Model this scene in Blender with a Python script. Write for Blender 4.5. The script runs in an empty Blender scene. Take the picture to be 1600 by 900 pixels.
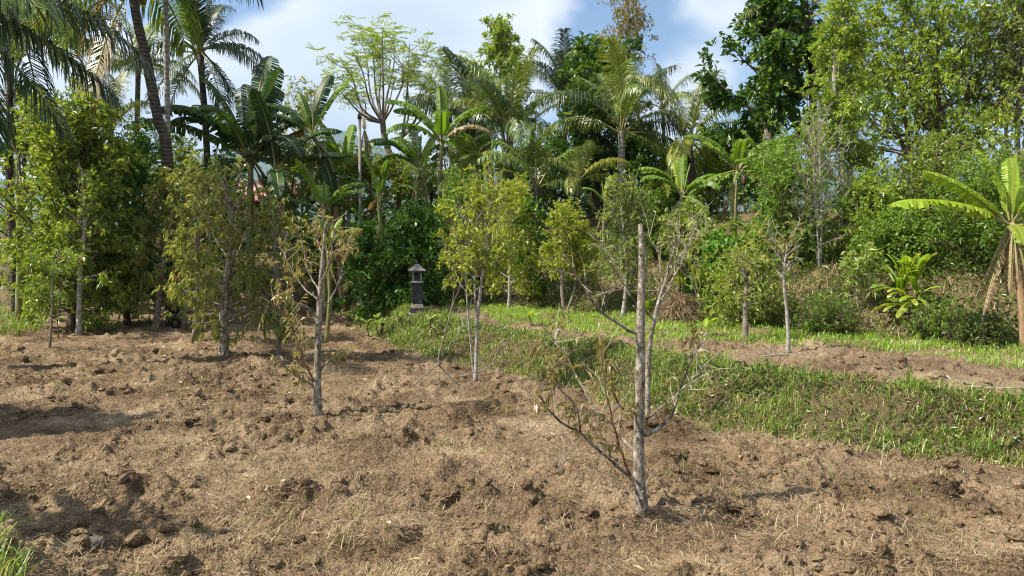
import bpy, math
import numpy as np
from mathutils import Vector

# ------------------------------------------------------------------ camera, sky, sun, exposure
scene = bpy.context.scene
COL = scene.collection
F_PX = 1155.0                      # focal length in pixels of the 1600 px wide photograph
CAM_Z = 2.1
PITCH = math.atan(60.0 / F_PX)     # looking slightly down
cam_data = bpy.data.cameras.new('camera')
cam_data.sensor_width = 36.0
cam_data.lens = 36.0 * F_PX / 1600.0
cam_data.clip_start = 0.05
cam_data.clip_end = 30000.0
cam = bpy.data.objects.new('camera', cam_data)
COL.objects.link(cam)
cam.location = (0, 0, CAM_Z)
cam.rotation_euler = (math.pi / 2 - PITCH, 0, 0)
scene.camera = cam

SUN_EL = math.radians(50)
SUN_TO = Vector((-0.958, -0.287, 0)) * math.cos(SUN_EL) + Vector((0, 0, math.sin(SUN_EL)))
world = bpy.data.worlds.new('World')
scene.world = world
world.use_nodes = True
WN = world.node_tree.nodes
WL = world.node_tree.links
WN.clear()


def wnode(t, **kw):
    n = WN.new(t)
    for k, v in kw.items():
        setattr(n, k, v)
    return n


def build_world():
    out = wnode('ShaderNodeOutputWorld')
    bg = wnode('ShaderNodeBackground')
    sky = wnode('ShaderNodeTexSky', sky_type='NISHITA', sun_disc=False)
    sky.sun_elevation = SUN_EL
    sky.sun_rotation = math.atan2(SUN_TO.x, SUN_TO.y)
    sky.air_density = 1.0
    sky.dust_density = 0.3
    sky.ozone_density = 3.0
    tc = wnode('ShaderNodeTexCoord')
    mp = wnode('ShaderNodeMapping')
    mp.inputs['Scale'].default_value = (1, 1, 1.7)
    mp.inputs['Location'].default_value = (3.1, 1.7, 0.4)
    WL.new(tc.outputs['Generated'], mp.inputs['Vector'])
    nz = wnode('ShaderNodeTexNoise')
    nz.inputs['Scale'].default_value = 3.2
    nz.inputs['Detail'].default_value = 9
    nz.inputs['Roughness'].default_value = 0.52
    nz.inputs['Distortion'].default_value = 0.25
    WL.new(mp.outputs['Vector'], nz.inputs['Vector'])
    acc = nz.outputs['Fac']
    # broad cloud banks (+) and blue gaps (-) of this afternoon sky: pixel-free directions (azimuth right of view, elevation), radius, weight
    for az, el, rad, wgt in CLOUDS:
        a, e = math.radians(az), math.radians(el)
        d = (math.sin(a) * math.cos(e), math.cos(a) * math.cos(e), math.sin(e))
        vm = wnode('ShaderNodeVectorMath', operation='DISTANCE')
        vm.inputs[1].default_value = d
        WL.new(tc.outputs['Generated'], vm.inputs[0])
        mr = wnode('ShaderNodeMapRange', interpolation_type='SMOOTHSTEP')
        mr.inputs['From Min'].default_value = 0.0
        mr.inputs['From Max'].default_value = rad
        mr.inputs['To Min'].default_value = wgt
        mr.inputs['To Max'].default_value = 0.0
        WL.new(vm.outputs['Value'], mr.inputs['Value'])
        ad = wnode('ShaderNodeMath', operation='ADD')
        WL.new(acc, ad.inputs[0])
        WL.new(mr.outputs['Result'], ad.inputs[1])
        acc = ad.outputs[0]
    mask = wnode('ShaderNodeMapRange', interpolation_type='SMOOTHSTEP')
    mask.inputs['From Min'].default_value = 0.43
    mask.inputs['From Max'].default_value = 0.62
    WL.new(acc, mask.inputs['Value'])
    # thicker cloud is greyer, thin rims are white
    nz2 = wnode('ShaderNodeTexNoise')
    nz2.inputs['Scale'].default_value = 4.5
    nz2.inputs['Detail'].default_value = 5
    mp2 = wnode('ShaderNodeMapping')
    mp2.inputs['Location'].default_value = (7.3, 2.2, 5.1)
    mp2.inputs['Scale'].default_value = (1, 1, 2.0)
    WL.new(tc.outputs['Generated'], mp2.inputs['Vector'])
    WL.new(mp2.outputs['Vector'], nz2.inputs['Vector'])
    ad = wnode('ShaderNodeMath', operation='MULTIPLY_ADD')
    WL.new(nz2.outputs['Fac'], ad.inputs[0])
    ad.inputs[1].default_value = 0.8
    WL.new(acc, ad.inputs[2])
    ramp = wnode('ShaderNodeValToRGB')
    cr = ramp.color_ramp
    cr.elements[0].position = 0.0
    cr.elements[0].color = (6.9, 7.1, 7.3, 1)
    cr.elements[1].position = 1.0
    cr.elements[1].color = (4.6, 5.2, 5.8, 1)
    shade = wnode('ShaderNodeMapRange')
    shade.inputs['From Min'].default_value = 0.86
    shade.inputs['From Max'].default_value = 1.30
    WL.new(ad.outputs[0], shade.inputs['Value'])
    WL.new(shade.outputs['Result'], ramp.inputs['Fac'])
    mix = wnode('ShaderNodeMixRGB')
    WL.new(mask.outputs['Result'], mix.inputs['Fac'])
    WL.new(sky.outputs['Color'], mix.inputs['Color1'])
    WL.new(ramp.outputs['Color'], mix.inputs['Color2'])
    WL.new(mix.outputs['Color'], bg.inputs['Color'])
    bg.inputs['Strength'].default_value = 0.082
    WL.new(bg.outputs[0], out.inputs['Surface'])


CLOUDS = [(-16, 14, 0.34, 0.30), (-2, 12, 0.26, 0.13), (-30, 8, 0.3, 0.2), (-24, 20, 0.22, -0.42),
          (8.5, 17, 0.17, -0.28), (12.5, 11, 0.10, 0.26), (15.5, 19, 0.09, 0.20), (26, 20, 0.24, -0.3), (0, 24, 0.2, 0.08)]
build_world()

sun_data = bpy.data.lights.new('sun', 'SUN')
sun_data.energy = 5.0
sun_data.angle = math.radians(0.5)
sun_data.color = (1.0, 0.93, 0.82)
sun = bpy.data.objects.new('sun', sun_data)
COL.objects.link(sun)
sun.rotation_euler = (-SUN_TO).to_track_quat('-Z', 'Y').to_euler()
sun.location = (-20, -6, 30)

scene.view_settings.view_transform = 'Standard'
scene.view_settings.look = 'None'
scene.view_settings.exposure = 1.0
scene.view_settings.gamma = 1.0
scene.view_settings.use_curve_mapping = False
scene.render.engine = 'CYCLES'
cy = scene.cycles
cy.max_bounces = 6
cy.diffuse_bounces = 3
cy.glossy_bounces = 2
cy.transmission_bounces = 3
cy.transparent_max_bounces = 8
cy.volume_bounces = 0
cy.use_denoising = True
cy.denoiser = 'OPENIMAGEDENOISE'
cy.denoising_input_passes = 'RGB_ALBEDO_NORMAL'
cy.denoising_prefilter = 'ACCURATE'
cy.pixel_filter_type = 'BLACKMAN_HARRIS'
cy.filter_width = 1.1
cy.sample_clamp_indirect = 6.0

rng = np.random.default_rng(11)
PI = math.pi


# ------------------------------------------------------------------ noise and terrain
def _hash(ix, iy, seed):
    h = (ix.astype(np.int64) * 374761393 + iy.astype(np.int64) * 668265263 + seed * 974711) & 0x7fffffff
    h = ((h ^ (h >> 13)) * 1274126177) & 0x7fffffff
    h = h ^ (h >> 16)
    return (h & 0xffff) / 65535.0


def vnoise(x, y, seed=0):
    ix = np.floor(x)
    iy = np.floor(y)
    fx = x - ix
    fy = y - iy
    u = fx * fx * fx * (fx * (fx * 6 - 15) + 10)
    v = fy * fy * fy * (fy * (fy * 6 - 15) + 10)
    a = _hash(ix, iy, seed)
    b = _hash(ix + 1, iy, seed)
    c = _hash(ix, iy + 1, seed)
    d = _hash(ix + 1, iy + 1, seed)
    return (a * (1 - u) + b * u) * (1 - v) + (c * (1 - u) + d * u) * v


def fbm(x, y, seed=0, oct=4, gain=0.5):
    s = 0.0
    a = 1.0
    t = 0.0
    for o in range(oct):
        s = s + a * vnoise(x * 2 ** o + 17.3 * o, y * 2 ** o - 9.1 * o, seed + o)
        t += a
        a *= gain
    return s / t


def smooth(a, b, x):
    t = np.clip((x - a) / (b - a), 0, 1)
    return t * t * (3 - 2 * t)


BANK = np.array([(30, -6), (12, 2.5), (7, 5.2), (4.73, 6.83), (2.8, 8.08), (1.94, 9.33), (0, 12.1), (-1.85, 14.3), (-4.86, 22), (-7, 29), (-9, 60)], float)
RISE = np.array([(60, -4), (16, 9), (8.25, 11.9), (6.86, 13.2), (5.5, 14.2), (4.4, 16.8), (1.6, 19), (-1, 21.5), (-6, 25), (-10, 26.5), (-20, 27), (-80, 30)], float)


def sdist(poly, x, y):
    """distance to a line on the ground: positive on its far (right-hand) side"""
    best = np.full(np.shape(x), 1e18)
    sgn = np.ones(np.shape(x))
    for (ax, ay), (bx, by) in zip(poly[:-1], poly[1:]):
        dx, dy = bx - ax, by - ay
        l2 = dx * dx + dy * dy
        t = np.clip(((x - ax) * dx + (y - ay) * dy) / l2, 0, 1)
        qx, qy = x - (ax + t * dx), y - (ay + t * dy)
        d2 = qx * qx + qy * qy
        cr = dx * (y - ay) - dy * (x - ax)
        upd = d2 < best
        best = np.where(upd, d2, best)
        sgn = np.where(upd, np.where(cr > 0, -1.0, 1.0), sgn)
    return np.sqrt(best) * sgn


def height(x, y, s1=None, s2=None):
    x = np.asarray(x, float)
    y = np.asarray(y, float)
    s1 = sdist(BANK, x, y) if s1 is None else s1
    s2 = sdist(RISE, x, y) if s2 is None else s2
    s1 = s1 + (fbm(x * 1.1, y * 1.1, 31, 2) - 0.5) * 0.55
    z = 0.5 * smooth(0.0, 1.25, s1)
    z = np.maximum(z, 0) + 1.15 * smooth(-0.1, 1.9, s2) * (1 + 0.25 * (fbm(x * 0.8, y * 0.8, 35, 2) - 0.5)) + 1.75 * smooth(1.5, 9, s2) - 27 * smooth(15, 120, s2)
    z = z + 0.5 * smooth(3.3, 1.7, y) * smooth(-0.2, -1.5, s1)
    z = z + 0.35 * smooth(2.2, 1.2, np.hypot(x + 4.0, (y - 3.3)))      # near verge left of the camera
    return z


def h1(x, y):
    return float(height(np.array([x]), np.array([y]))[0])


def lumps(x, y, cell, seed, fill=0.7, flat=0.8):
    """clods: rounded lumps of many sizes, one to a cell of a jittered lattice, the highest wins"""
    wx = x / cell + (vnoise(x / cell * 1.7, y / cell * 1.7, seed + 5) - 0.5) * 0.7
    wy = y / cell + (vnoise(x / cell * 1.7 + 31, y / cell * 1.7, seed + 6) - 0.5) * 0.7
    ix, iy = np.floor(wx), np.floor(wy)
    out = np.zeros(np.shape(x))
    for ox in (-1, 0, 1):
        for oy in (-1, 0, 1):
            cx, cy_ = ix + ox, iy + oy
            jx, jy = cx + _hash(cx, cy_, seed), cy_ + _hash(cx, cy_, seed + 1)
            k = _hash(cx, cy_, seed + 2)
            rad = 0.35 + 0.6 * _hash(cx, cy_, seed + 3)
            q = ((wx - jx) ** 2 + (wy - jy) ** 2) / rad ** 2
            hh = np.where(k < fill, rad * (0.4 + 0.6 * k / fill) * np.sqrt(np.clip(1 - q, 0, 1)), 0)
            out = np.maximum(out, hh)
    return out * cell * flat


def micro(x, y, s1, s2):
    """tilled relief: ridges, clods, crumbs"""
    soil = smooth(0.35, -0.1, s1) * smooth(1.0, -0.5, s2)
    strip = smooth(1.0, 1.5, s1) * smooth(0.2, -0.5, s2)
    big = (fbm(x * 0.9 + y * 0.25, y * 0.8, 3, 2) - 0.5) * 0.11
    w = fbm(x * 1.6, y * 1.6, 44, 2)
    lump = smooth(0.40, 0.62, w)
    med = (np.abs(fbm(x * 3.3, y * 3.3, 5, 2) - 0.5) * 2) * (0.07 * lump + 0.02)
    cl = (fbm(x * 6, y * 6, 7, 3, 0.6) - 0.5) * (0.045 + 0.05 * lump)
    cr = (fbm(x * 22, y * 22, 9, 2, 0.7) - 0.5) * 0.03
    cr = cr + lumps(x, y, 0.18, 101, 0.32, 0.42) * (0.08 + 0.95 * lump) + lumps(x, y, 0.09, 111, 0.5, 0.58) * (0.3 + 0.7 * lump) + lumps(x + 7, y, 0.05, 121, 0.6, 0.7) * (0.5 + 0.5 * lump) - lumps(x + 3, y, 0.27, 141, 0.35, 0.55) * (0.15 + 0.85 * lump)
    ridge = 0.03 * np.sin((x * 0.55 - y * 0.83) * 2 * PI / 1.05 + 2.5 * fbm(x * 0.5, y * 0.5, 46, 2))
    big = big + ridge
    for q in FIELD_TREES:                                # earth heaped round each trunk
        big = big + 0.06 * np.exp(-((x - q[0]) ** 2 + (y - q[1]) ** 2) / 0.06)
    z = soil * (big + med + cl + cr) + strip * (0.5 * big + 0.6 * med + 0.6 * cl + cr)
    rough = (1 - np.maximum(soil, strip))
    return z + rough * ((fbm(x * 2.2, y * 2.2, 21, 3) - 0.5) * 0.22 + (fbm(x * 9, y * 9, 23, 3, 0.65) - 0.5) * 0.10 + lumps(x, y, 0.08, 131, 0.5, 0.6))


_r = np.array((1, 0, 0.0))
_f = np.array((0, math.cos(PITCH), -math.sin(PITCH)))
_u = np.array((0, math.sin(PITCH), math.cos(PITCH)))


def at(px, py, d):
    """the point that lies d metres ahead and is seen there in the photograph"""
    r = _f + _r * ((px - 800) / F_PX) + _u * ((450 - py) / F_PX)
    return np.array((0, 0, CAM_Z)) + r * (d / r[1])


def gp(px, py):
    """where the ground is seen at that place of the photograph"""
    ds = np.linspace(3, 60, 1500)
    r = _f + _r * ((px - 800) / F_PX) + _u * ((450 - py) / F_PX)
    P = np.array((0, 0, CAM_Z)) + r[None, :] * (ds / r[1])[:, None]
    hit = np.nonzero(P[:, 2] <= height(P[:, 0], P[:, 1]))[0]
    k = hit[0] if len(hit) else len(ds) - 1
    p = P[k]
    return np.array((p[0], p[1], h1(p[0], p[1])))


FIELD_TREES = [gp(*q) for q in ((1003, 805), (1013, 662), (497, 652), (743, 604), (350, 562), (305, 538), (243, 516), (123, 526), (77, 550))]


# ------------------------------------------------------------------ mesh helpers
def mesh_from(name, V, Fs, mat=None, smooth_faces=False):
    me = bpy.data.meshes.new(name)
    V = np.asarray(V, np.float32)
    Fs = [np.asarray(f, np.int32) for f in Fs if len(f)]
    me.vertices.add(len(V))
    me.vertices.foreach_set('co', V.ravel())
    loops = np.concatenate([f.ravel() for f in Fs])
    tot = np.concatenate([np.full(len(f), f.shape[1], np.int32) for f in Fs])
    st = np.zeros(len(tot), np.int32)
    st[1:] = np.cumsum(tot)[:-1]
    me.loops.add(len(loops))
    me.loops.foreach_set('vertex_index', loops)
    me.polygons.add(len(tot))
    me.polygons.foreach_set('loop_start', st)
    me.update(calc_edges=True)
    me.polygons.foreach_set('use_smooth', np.full(len(tot), smooth_faces, bool))
    for m in (mat if isinstance(mat, (list, tuple)) else [mat]):
        if m is not None:
            me.materials.append(m)
    return me


class MB:
    """collects pieces of one mesh"""
    def __init__(self):
        self.V = []
        self.F = {3: [], 4: []}
        self.n = 0

    def add(self, V, *Fs):
        V = np.asarray(V, float)
        for f in Fs:
            f = np.asarray(f, int)
            if len(f):
                self.F[f.shape[1]].append(f + self.n)
        self.V.append(V)
        self.n += len(V)
        return self

    def tube(self, P, R, sides=5, cap=False):
        self.add(*tube(P, R, sides, cap))
        return self

    def box(self, c, s, taper=1.0):
        x, y, z = s[0] / 2, s[1] / 2, s[2] / 2
        V = np.array([(-x, -y, -z), (x, -y, -z), (x, y, -z), (-x, y, -z), (-x * taper, -y * taper, z), (x * taper, -y * taper, z), (x * taper, y * taper, z), (-x * taper, y * taper, z)]) + np.array(c)
        self.add(V, [(3, 2, 1, 0), (4, 5, 6, 7), (0, 1, 5, 4), (1, 2, 6, 5), (2, 3, 7, 6), (3, 0, 4, 7)])
        return self

    def mesh(self, name, mat, sm=False):
        Fs = [np.concatenate(self.F[k]) for k in (3, 4) if self.F[k]]
        return mesh_from(name, np.concatenate(self.V), Fs, mat, sm)


def tube(P, R, sides=5, cap=False):
    P = np.asarray(P, float)
    n = len(P)
    R = np.broadcast_to(np.asarray(R, float), (n,))
    T = np.gradient(P, axis=0)
    T /= np.linalg.norm(T, axis=1)[:, None] + 1e-12
    ref = np.array((0, 1.0, 0)) if abs(T[:, 1]).mean() < 0.7 else np.array((1.0, 0, 0))
    A = np.cross(T, ref)
    A /= np.linalg.norm(A, axis=1)[:, None] + 1e-12
    B = np.cross(T, A)
    ang = np.arange(sides) * (2 * PI / sides)
    V = P[:, None, :] + R[:, None, None] * (np.cos(ang)[None, :, None] * A[:, None, :] + np.sin(ang)[None, :, None] * B[:, None, :])
    i = np.arange(n - 1)[:, None] * sides
    j = np.arange(sides)[None, :]
    k = (j + 1) % sides
    F = np.stack([i + j, i + k, i + sides + k, i + sides + j], -1).reshape(-1, 4)
    V = V.reshape(-1, 3)
    if cap:
        V = np.vstack([V, P[-1:] + T[-1:] * 0.004, P[:1]])
        c = len(V) - 2
        a = (n - 1) * sides
        F3 = np.array([(c, a + q, a + (q + 1) % sides) for q in range(sides)] + [(c + 1, (q + 1) % sides, q) for q in range(sides)])
        return V, F, F3
    return V, F


def resample(P, n):
    """smooth curve through traced points (Catmull-Rom)"""
    P = np.asarray(P, float)
    if len(P) < 3:
        return P[0] + (P[-1] - P[0]) * np.linspace(0, 1, n)[:, None]
    Q = np.vstack([2 * P[0] - P[1], P, 2 * P[-1] - P[-2]])
    t = np.linspace(0, len(P) - 1 - 1e-6, n)
    i = t.astype(int)
    f = (t - i)[:, None]
    a, b, c, d = Q[i], Q[i + 1], Q[i + 2], Q[i + 3]
    return 0.5 * (2 * b + (c - a) * f + (2 * a - 5 * b + 4 * c - d) * f ** 2 + (3 * b - a - 3 * c + d) * f ** 3)


def unit(v):
    return v / (np.linalg.norm(v, axis=-1, keepdims=True) + 1e-12)


def leaves(P, D, L, W, r, flat=0.7, fold=0.18, droop=0.1):
    """leaf blades folded along the midrib: two triangles on each side"""
    n = len(P)
    D = unit(D)
    N = r.normal(size=(n, 3)) * (1 - flat) + np.array((0, 0, 1.0)) * flat
    S = unit(np.cross(D, N))
    N = np.cross(S, D)
    L = np.broadcast_to(L, (n,))[:, None]
    W = np.broadcast_to(W, (n,))[:, None]
    mid = P + D * L * 0.5
    tip = P + D * L - np.array((0, 0, 1.0)) * L * droop
    V = np.stack([P, mid + S * W / 2 + N * W * fold, tip, mid - S * W / 2 + N * W * fold], 1).reshape(-1, 3)
    b = np.arange(n)[:, None] * 4
    F = np.concatenate([b + np.array((0, 1, 2)), b + np.array((0, 2, 3))])
    return V, F


def link(name, me, parent=None, **props):
    o = bpy.data.objects.new(name, me)
    COL.objects.link(o)
    if parent is not None:
        o.parent = parent
    for k, v in props.items():
        o[k] = v
    return o


def thing(name, loc, label, cat, group=None, rz=0.0):
    o = bpy.data.objects.new(name, None)
    o.empty_display_size = 0.2
    COL.objects.link(o)
    o.location = [float(c) for c in loc]
    o.rotation_euler = (0, 0, rz)
    o['label'] = label
    o['category'] = cat
    if group:
        o['group'] = group
    return o


# ------------------------------------------------------------------ materials
def new_mat(name):
    m = bpy.data.materials.new(name)
    m.use_nodes = True
    n = m.node_tree.nodes
    n.clear()
    return m, n, m.node_tree.links


def ramp_node(n, stops):
    r = n.new('ShaderNodeValToRGB')
    e = r.color_ramp.elements
    while len(e) < len(stops):
        e.new(0.5)
    for k, (p, c) in enumerate(stops):
        e[k].position = p
        e[k].color = (*c, 1)
    return r


def leaf_mat(name, stops, trans=0.35, rough=0.38, tint=(1.2, 1.25, 0.6), spec=0.5):
    m, n, l = new_mat(name)
    geo = n.new('ShaderNodeNewGeometry')
    rp = ramp_node(n, stops)
    l.new(geo.outputs['Random Per Island'], rp.inputs['Fac'])
    oi = n.new('ShaderNodeObjectInfo')
    hs = n.new('ShaderNodeHueSaturation')
    mr = n.new('ShaderNodeMapRange')
    mr.inputs['To Min'].default_value = 0.82
    mr.inputs['To Max'].default_value = 1.18
    l.new(oi.outputs['Random'], mr.inputs['Value'])
    l.new(mr.outputs['Result'], hs.inputs['Value'])
    l.new(rp.outputs['Color'], hs.inputs['Color'])
    p = n.new('ShaderNodeBsdfPrincipled')
    p.inputs['Roughness'].default_value = rough
    p.inputs['Specular IOR Level'].default_value = spec
    l.new(hs.outputs['Color'], p.inputs['Base Color'])
    t = n.new('ShaderNodeBsdfTranslucent')
    mu = n.new('ShaderNodeMixRGB')
    mu.blend_type = 'MULTIPLY'
    mu.inputs['Fac'].default_value = 1
    mu.inputs['Color2'].default_value = (*[c * 1.35 for c in tint], 1)
    l.new(hs.outputs['Color'], mu.inputs['Color1'])
    l.new(mu.outputs['Color'], t.inputs['Color'])
    mx = n.new('ShaderNodeMixShader')
    mx.inputs['Fac'].default_value = trans
    l.new(p.outputs[0], mx.inputs[1])
    l.new(t.outputs[0], mx.inputs[2])
    o = n.new('ShaderNodeOutputMaterial')
    l.new(mx.outputs[0], o.inputs['Surface'])
    return m


def noise_mat(name, stops, scale=8.0, rough=0.85, bump=0.3, detail=8, stretch=(1, 1, 1), bscale=None, coord='Object', spec=0.3):
    m, n, l = new_mat(name)
    tc = n.new('ShaderNodeTexCoord')
    mp = n.new('ShaderNodeMapping')
    mp.inputs['Scale'].default_value = stretch
    l.new(tc.outputs[coord], mp.inputs['Vector'])
    nz = n.new('ShaderNodeTexNoise')
    nz.inputs['Scale'].default_value = scale
    nz.inputs['Detail'].default_value = detail
    nz.inputs['Roughness'].default_value = 0.65
    l.new(mp.outputs['Vector'], nz.inputs['Vector'])
    rp = ramp_node(n, stops)
    l.new(nz.outputs['Fac'], rp.inputs['Fac'])
    p = n.new('ShaderNodeBsdfPrincipled')
    p.inputs['Roughness'].default_value = rough
    p.inputs['Specular IOR Level'].default_value = spec
    l.new(rp.outputs['Color'], p.inputs['Base Color'])
    if bump:
        nb = n.new('ShaderNodeTexNoise')
        nb.inputs['Scale'].default_value = bscale or scale * 3
        nb.inputs['Detail'].default_value = 6
        l.new(mp.outputs['Vector'], nb.inputs['Vector'])
        b = n.new('ShaderNodeBump')
        b.inputs['Strength'].default_value = bump
        b.inputs['Distance'].default_value = 0.02
        l.new(nb.outputs['Fac'], b.inputs['Height'])
        l.new(b.outputs['Normal'], p.inputs['Normal'])
    o = n.new('ShaderNodeOutputMaterial')
    l.new(p.outputs[0], o.inputs['Surface'])
    return m


def island_mat(name, stops, rough=0.9):
    m, n, l = new_mat(name)
    geo = n.new('ShaderNodeNewGeometry')
    rp = ramp_node(n, stops)
    l.new(geo.outputs['Random Per Island'], rp.inputs['Fac'])
    p = n.new('ShaderNodeBsdfPrincipled')
    p.inputs['Roughness'].default_value = rough
    p.inputs['Specular IOR Level'].default_value = 0.15
    l.new(rp.outputs['Color'], p.inputs['Base Color'])
    o = n.new('ShaderNodeOutputMaterial')
    l.new(p.outputs[0], o.inputs['Surface'])
    return m


def soil_mat(name, stops):
    """dry tilled earth: broad tone, crumb-sized tone and three sizes of relief"""
    m, n, l = new_mat(name)
    tc = n.new('ShaderNodeTexCoord')

    def nz(scale, detail, rough):
        q = n.new('ShaderNodeTexNoise')
        q.inputs['Scale'].default_value = scale
        q.inputs['Detail'].default_value = detail
        q.inputs['Roughness'].default_value = rough
        l.new(tc.outputs['Object'], q.inputs['Vector'])
        return q.outputs['Fac']

    def mad(a, k, b):
        q = n.new('ShaderNodeMath')
        q.operation = 'MULTIPLY_ADD'
        l.new(a, q.inputs[0])
        q.inputs[1].default_value = k
        if isinstance(b, float):
            q.inputs[2].default_value = b
        else:
            l.new(b, q.inputs[2])
        return q.outputs[0]
    broad, mid, fine = nz(0.9, 5, 0.6), nz(11, 6, 0.7), nz(60, 5, 0.75)
    tone = mad(fine, 0.6, mad(mid, 0.5, mad(broad, 0.75, -0.425)))
    rp = ramp_node(n, stops)
    l.new(tone, rp.inputs['Fac'])
    p = n.new('ShaderNodeBsdfPrincipled')
    p.inputs['Roughness'].default_value = 0.95
    p.inputs['Specular IOR Level'].default_value = 0.08
    l.new(rp.outputs['Color'], p.inputs['Base Color'])
    b = n.new('ShaderNodeBump')
    b.inputs['Strength'].default_value = 1.0
    b.inputs['Distance'].default_value = 0.05
    def vor(scale):
        q = n.new('ShaderNodeTexVoronoi')
        q.inputs['Scale'].default_value = scale
        w = n.new('ShaderNodeVectorMath')
        w.operation = 'MULTIPLY_ADD'
        w.inputs[1].default_value = (0.03, 0.03, 0.03)
        l.new(wn.outputs['Color'], w.inputs[0])
        l.new(tc.outputs['Object'], w.inputs[2])
        l.new(w.outputs[0], q.inputs['Vector'])
        return q.outputs['Distance']
    wn = n.new('ShaderNodeTexNoise')
    wn.inputs['Scale'].default_value = 30
    l.new(tc.outputs['Object'], wn.inputs['Vector'])
    l.new(mad(vor(30), -0.55, mad(vor(68), -0.3, mad(fine, 0.3, mad(nz(16, 5, 0.7), 0.9, 0.0)))), b.inputs['Height'])
    l.new(b.outputs['Normal'], p.inputs['Normal'])
    o = n.new('ShaderNodeOutputMaterial')
    l.new(p.outputs[0], o.inputs['Surface'])
    return m


M = {}
SOIL = [(0.33, (0.064, 0.042, 0.024)), (0.44, (0.165, 0.112, 0.064)), (0.56, (0.275, 0.194, 0.114)), (0.67, (0.41, 0.308, 0.193))]
M['soil'] = soil_mat('tilled_soil', SOIL)
M['bank'] = soil_mat('bank_earth', [(0.3, (0.045, 0.034, 0.018)), (0.45, (0.10, 0.072, 0.04)), (0.58, (0.15, 0.11, 0.06)), (0.75, (0.21, 0.16, 0.09))])
M['terrace'] = soil_mat('terrace_soil', [(0.30, (0.11, 0.073, 0.042)), (0.44, (0.21, 0.146, 0.088)), (0.57, (0.30, 0.22, 0.135)), (0.72, (0.40, 0.305, 0.19))])
M['hill'] = noise_mat('hillside_undergrowth', [(0.3, (0.04, 0.035, 0.018)), (0.5, (0.10, 0.08, 0.04)), (0.7, (0.19, 0.145, 0.075))], 1.2, 0.95, 0.6, 10, bscale=12, spec=0.1)
M['clod'] = island_mat('soil_clod', [(0.0, (0.11, 0.078, 0.048)), (0.4, (0.19, 0.138, 0.087)), (0.8, (0.265, 0.20, 0.128)), (1.0, (0.34, 0.265, 0.175))])
M['straw'] = island_mat('dry_straw', [(0.0, (0.19, 0.13, 0.066)), (0.45, (0.32, 0.238, 0.125)), (0.8, (0.44, 0.35, 0.20)), (1.0, (0.58, 0.51, 0.36))])
M['litter'] = island_mat('dead_grass', [(0.0, (0.123, 0.081, 0.043)), (0.4, (0.237, 0.167, 0.086)), (0.8, (0.342, 0.257, 0.142)), (1.0, (0.494, 0.405, 0.267))])
M['grass'] = leaf_mat('grass_blades', [(0.0, (0.08, 0.14, 0.02)), (0.4, (0.14, 0.225, 0.032)), (0.75, (0.215, 0.30, 0.05)), (0.93, (0.32, 0.31, 0.11)), (1.0, (0.42, 0.35, 0.18))], 0.4)
M['lawn'] = leaf_mat('short_grass', [(0.0, (0.126, 0.223, 0.027)), (0.5, (0.202, 0.328, 0.038)), (0.9, (0.278, 0.394, 0.054)), (1.0, (0.430, 0.394, 0.130))], 0.35)
M['mixed'] = leaf_mat('weedy_grass', [(0.0, (0.089, 0.154, 0.021)), (0.35, (0.163, 0.262, 0.034)), (0.66, (0.242, 0.336, 0.052)), (0.78, (0.357, 0.331, 0.123)), (1.0, (0.493, 0.433, 0.190))], 0.35)
M['scrub'] = leaf_mat('scrub_leaves', [(0.0, (0.044, 0.084, 0.015)), (0.4, (0.083, 0.144, 0.022)), (0.75, (0.132, 0.198, 0.030)), (0.9, (0.220, 0.240, 0.060)), (1.0, (0.297, 0.216, 0.090))], 0.35)
# foliage: stops of base colour between leaves of one crown
LEAFC = {
    'bright': [(0.0, (0.092, 0.144, 0.021)), (0.5, (0.172, 0.230, 0.033)), (0.9, (0.271, 0.306, 0.048)), (1.0, (0.395, 0.343, 0.080))],
    'yellow': [(0.0, (0.139, 0.194, 0.022)), (0.45, (0.239, 0.290, 0.035)), (0.85, (0.349, 0.358, 0.050)), (1.0, (0.459, 0.406, 0.080))],
    'yellowish': [(0.0, (0.129, 0.205, 0.028)), (0.5, (0.230, 0.315, 0.044)), (0.9, (0.340, 0.404, 0.066)), (1.0, (0.422, 0.362, 0.099))],
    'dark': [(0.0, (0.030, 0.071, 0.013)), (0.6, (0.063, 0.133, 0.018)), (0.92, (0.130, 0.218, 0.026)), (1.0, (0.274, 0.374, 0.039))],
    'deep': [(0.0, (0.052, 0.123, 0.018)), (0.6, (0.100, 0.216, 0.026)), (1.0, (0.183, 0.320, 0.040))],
    'olive': [(0.0, (0.129, 0.180, 0.041)), (0.4, (0.221, 0.274, 0.058)), (0.75, (0.326, 0.338, 0.093)), (0.92, (0.420, 0.303, 0.099)), (1.0, (0.500, 0.420, 0.187))],
    'brown': [(0.0, (0.15, 0.16, 0.045)), (0.4, (0.25, 0.22, 0.07)), (0.75, (0.33, 0.23, 0.085)), (1.0, (0.42, 0.34, 0.16))],
    'feather': [(0.0, (0.116, 0.177, 0.025)), (0.6, (0.197, 0.254, 0.042)), (1.0, (0.302, 0.330, 0.070))],
    'fern': [(0.0, (0.087, 0.159, 0.020)), (0.6, (0.145, 0.242, 0.032)), (1.0, (0.244, 0.325, 0.050))],
    'pale': [(0.0, (0.139, 0.201, 0.045)), (0.6, (0.232, 0.295, 0.070)), (1.0, (0.348, 0.366, 0.120))],
    'fresh': [(0.0, (0.20, 0.33, 0.03)), (1.0, (0.30, 0.42, 0.04))],
}
for k, s in LEAFC.items():
    M[k] = leaf_mat('leaves_' + k, s, 0.40 if k not in ('dark', 'deep') else 0.28)
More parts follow.
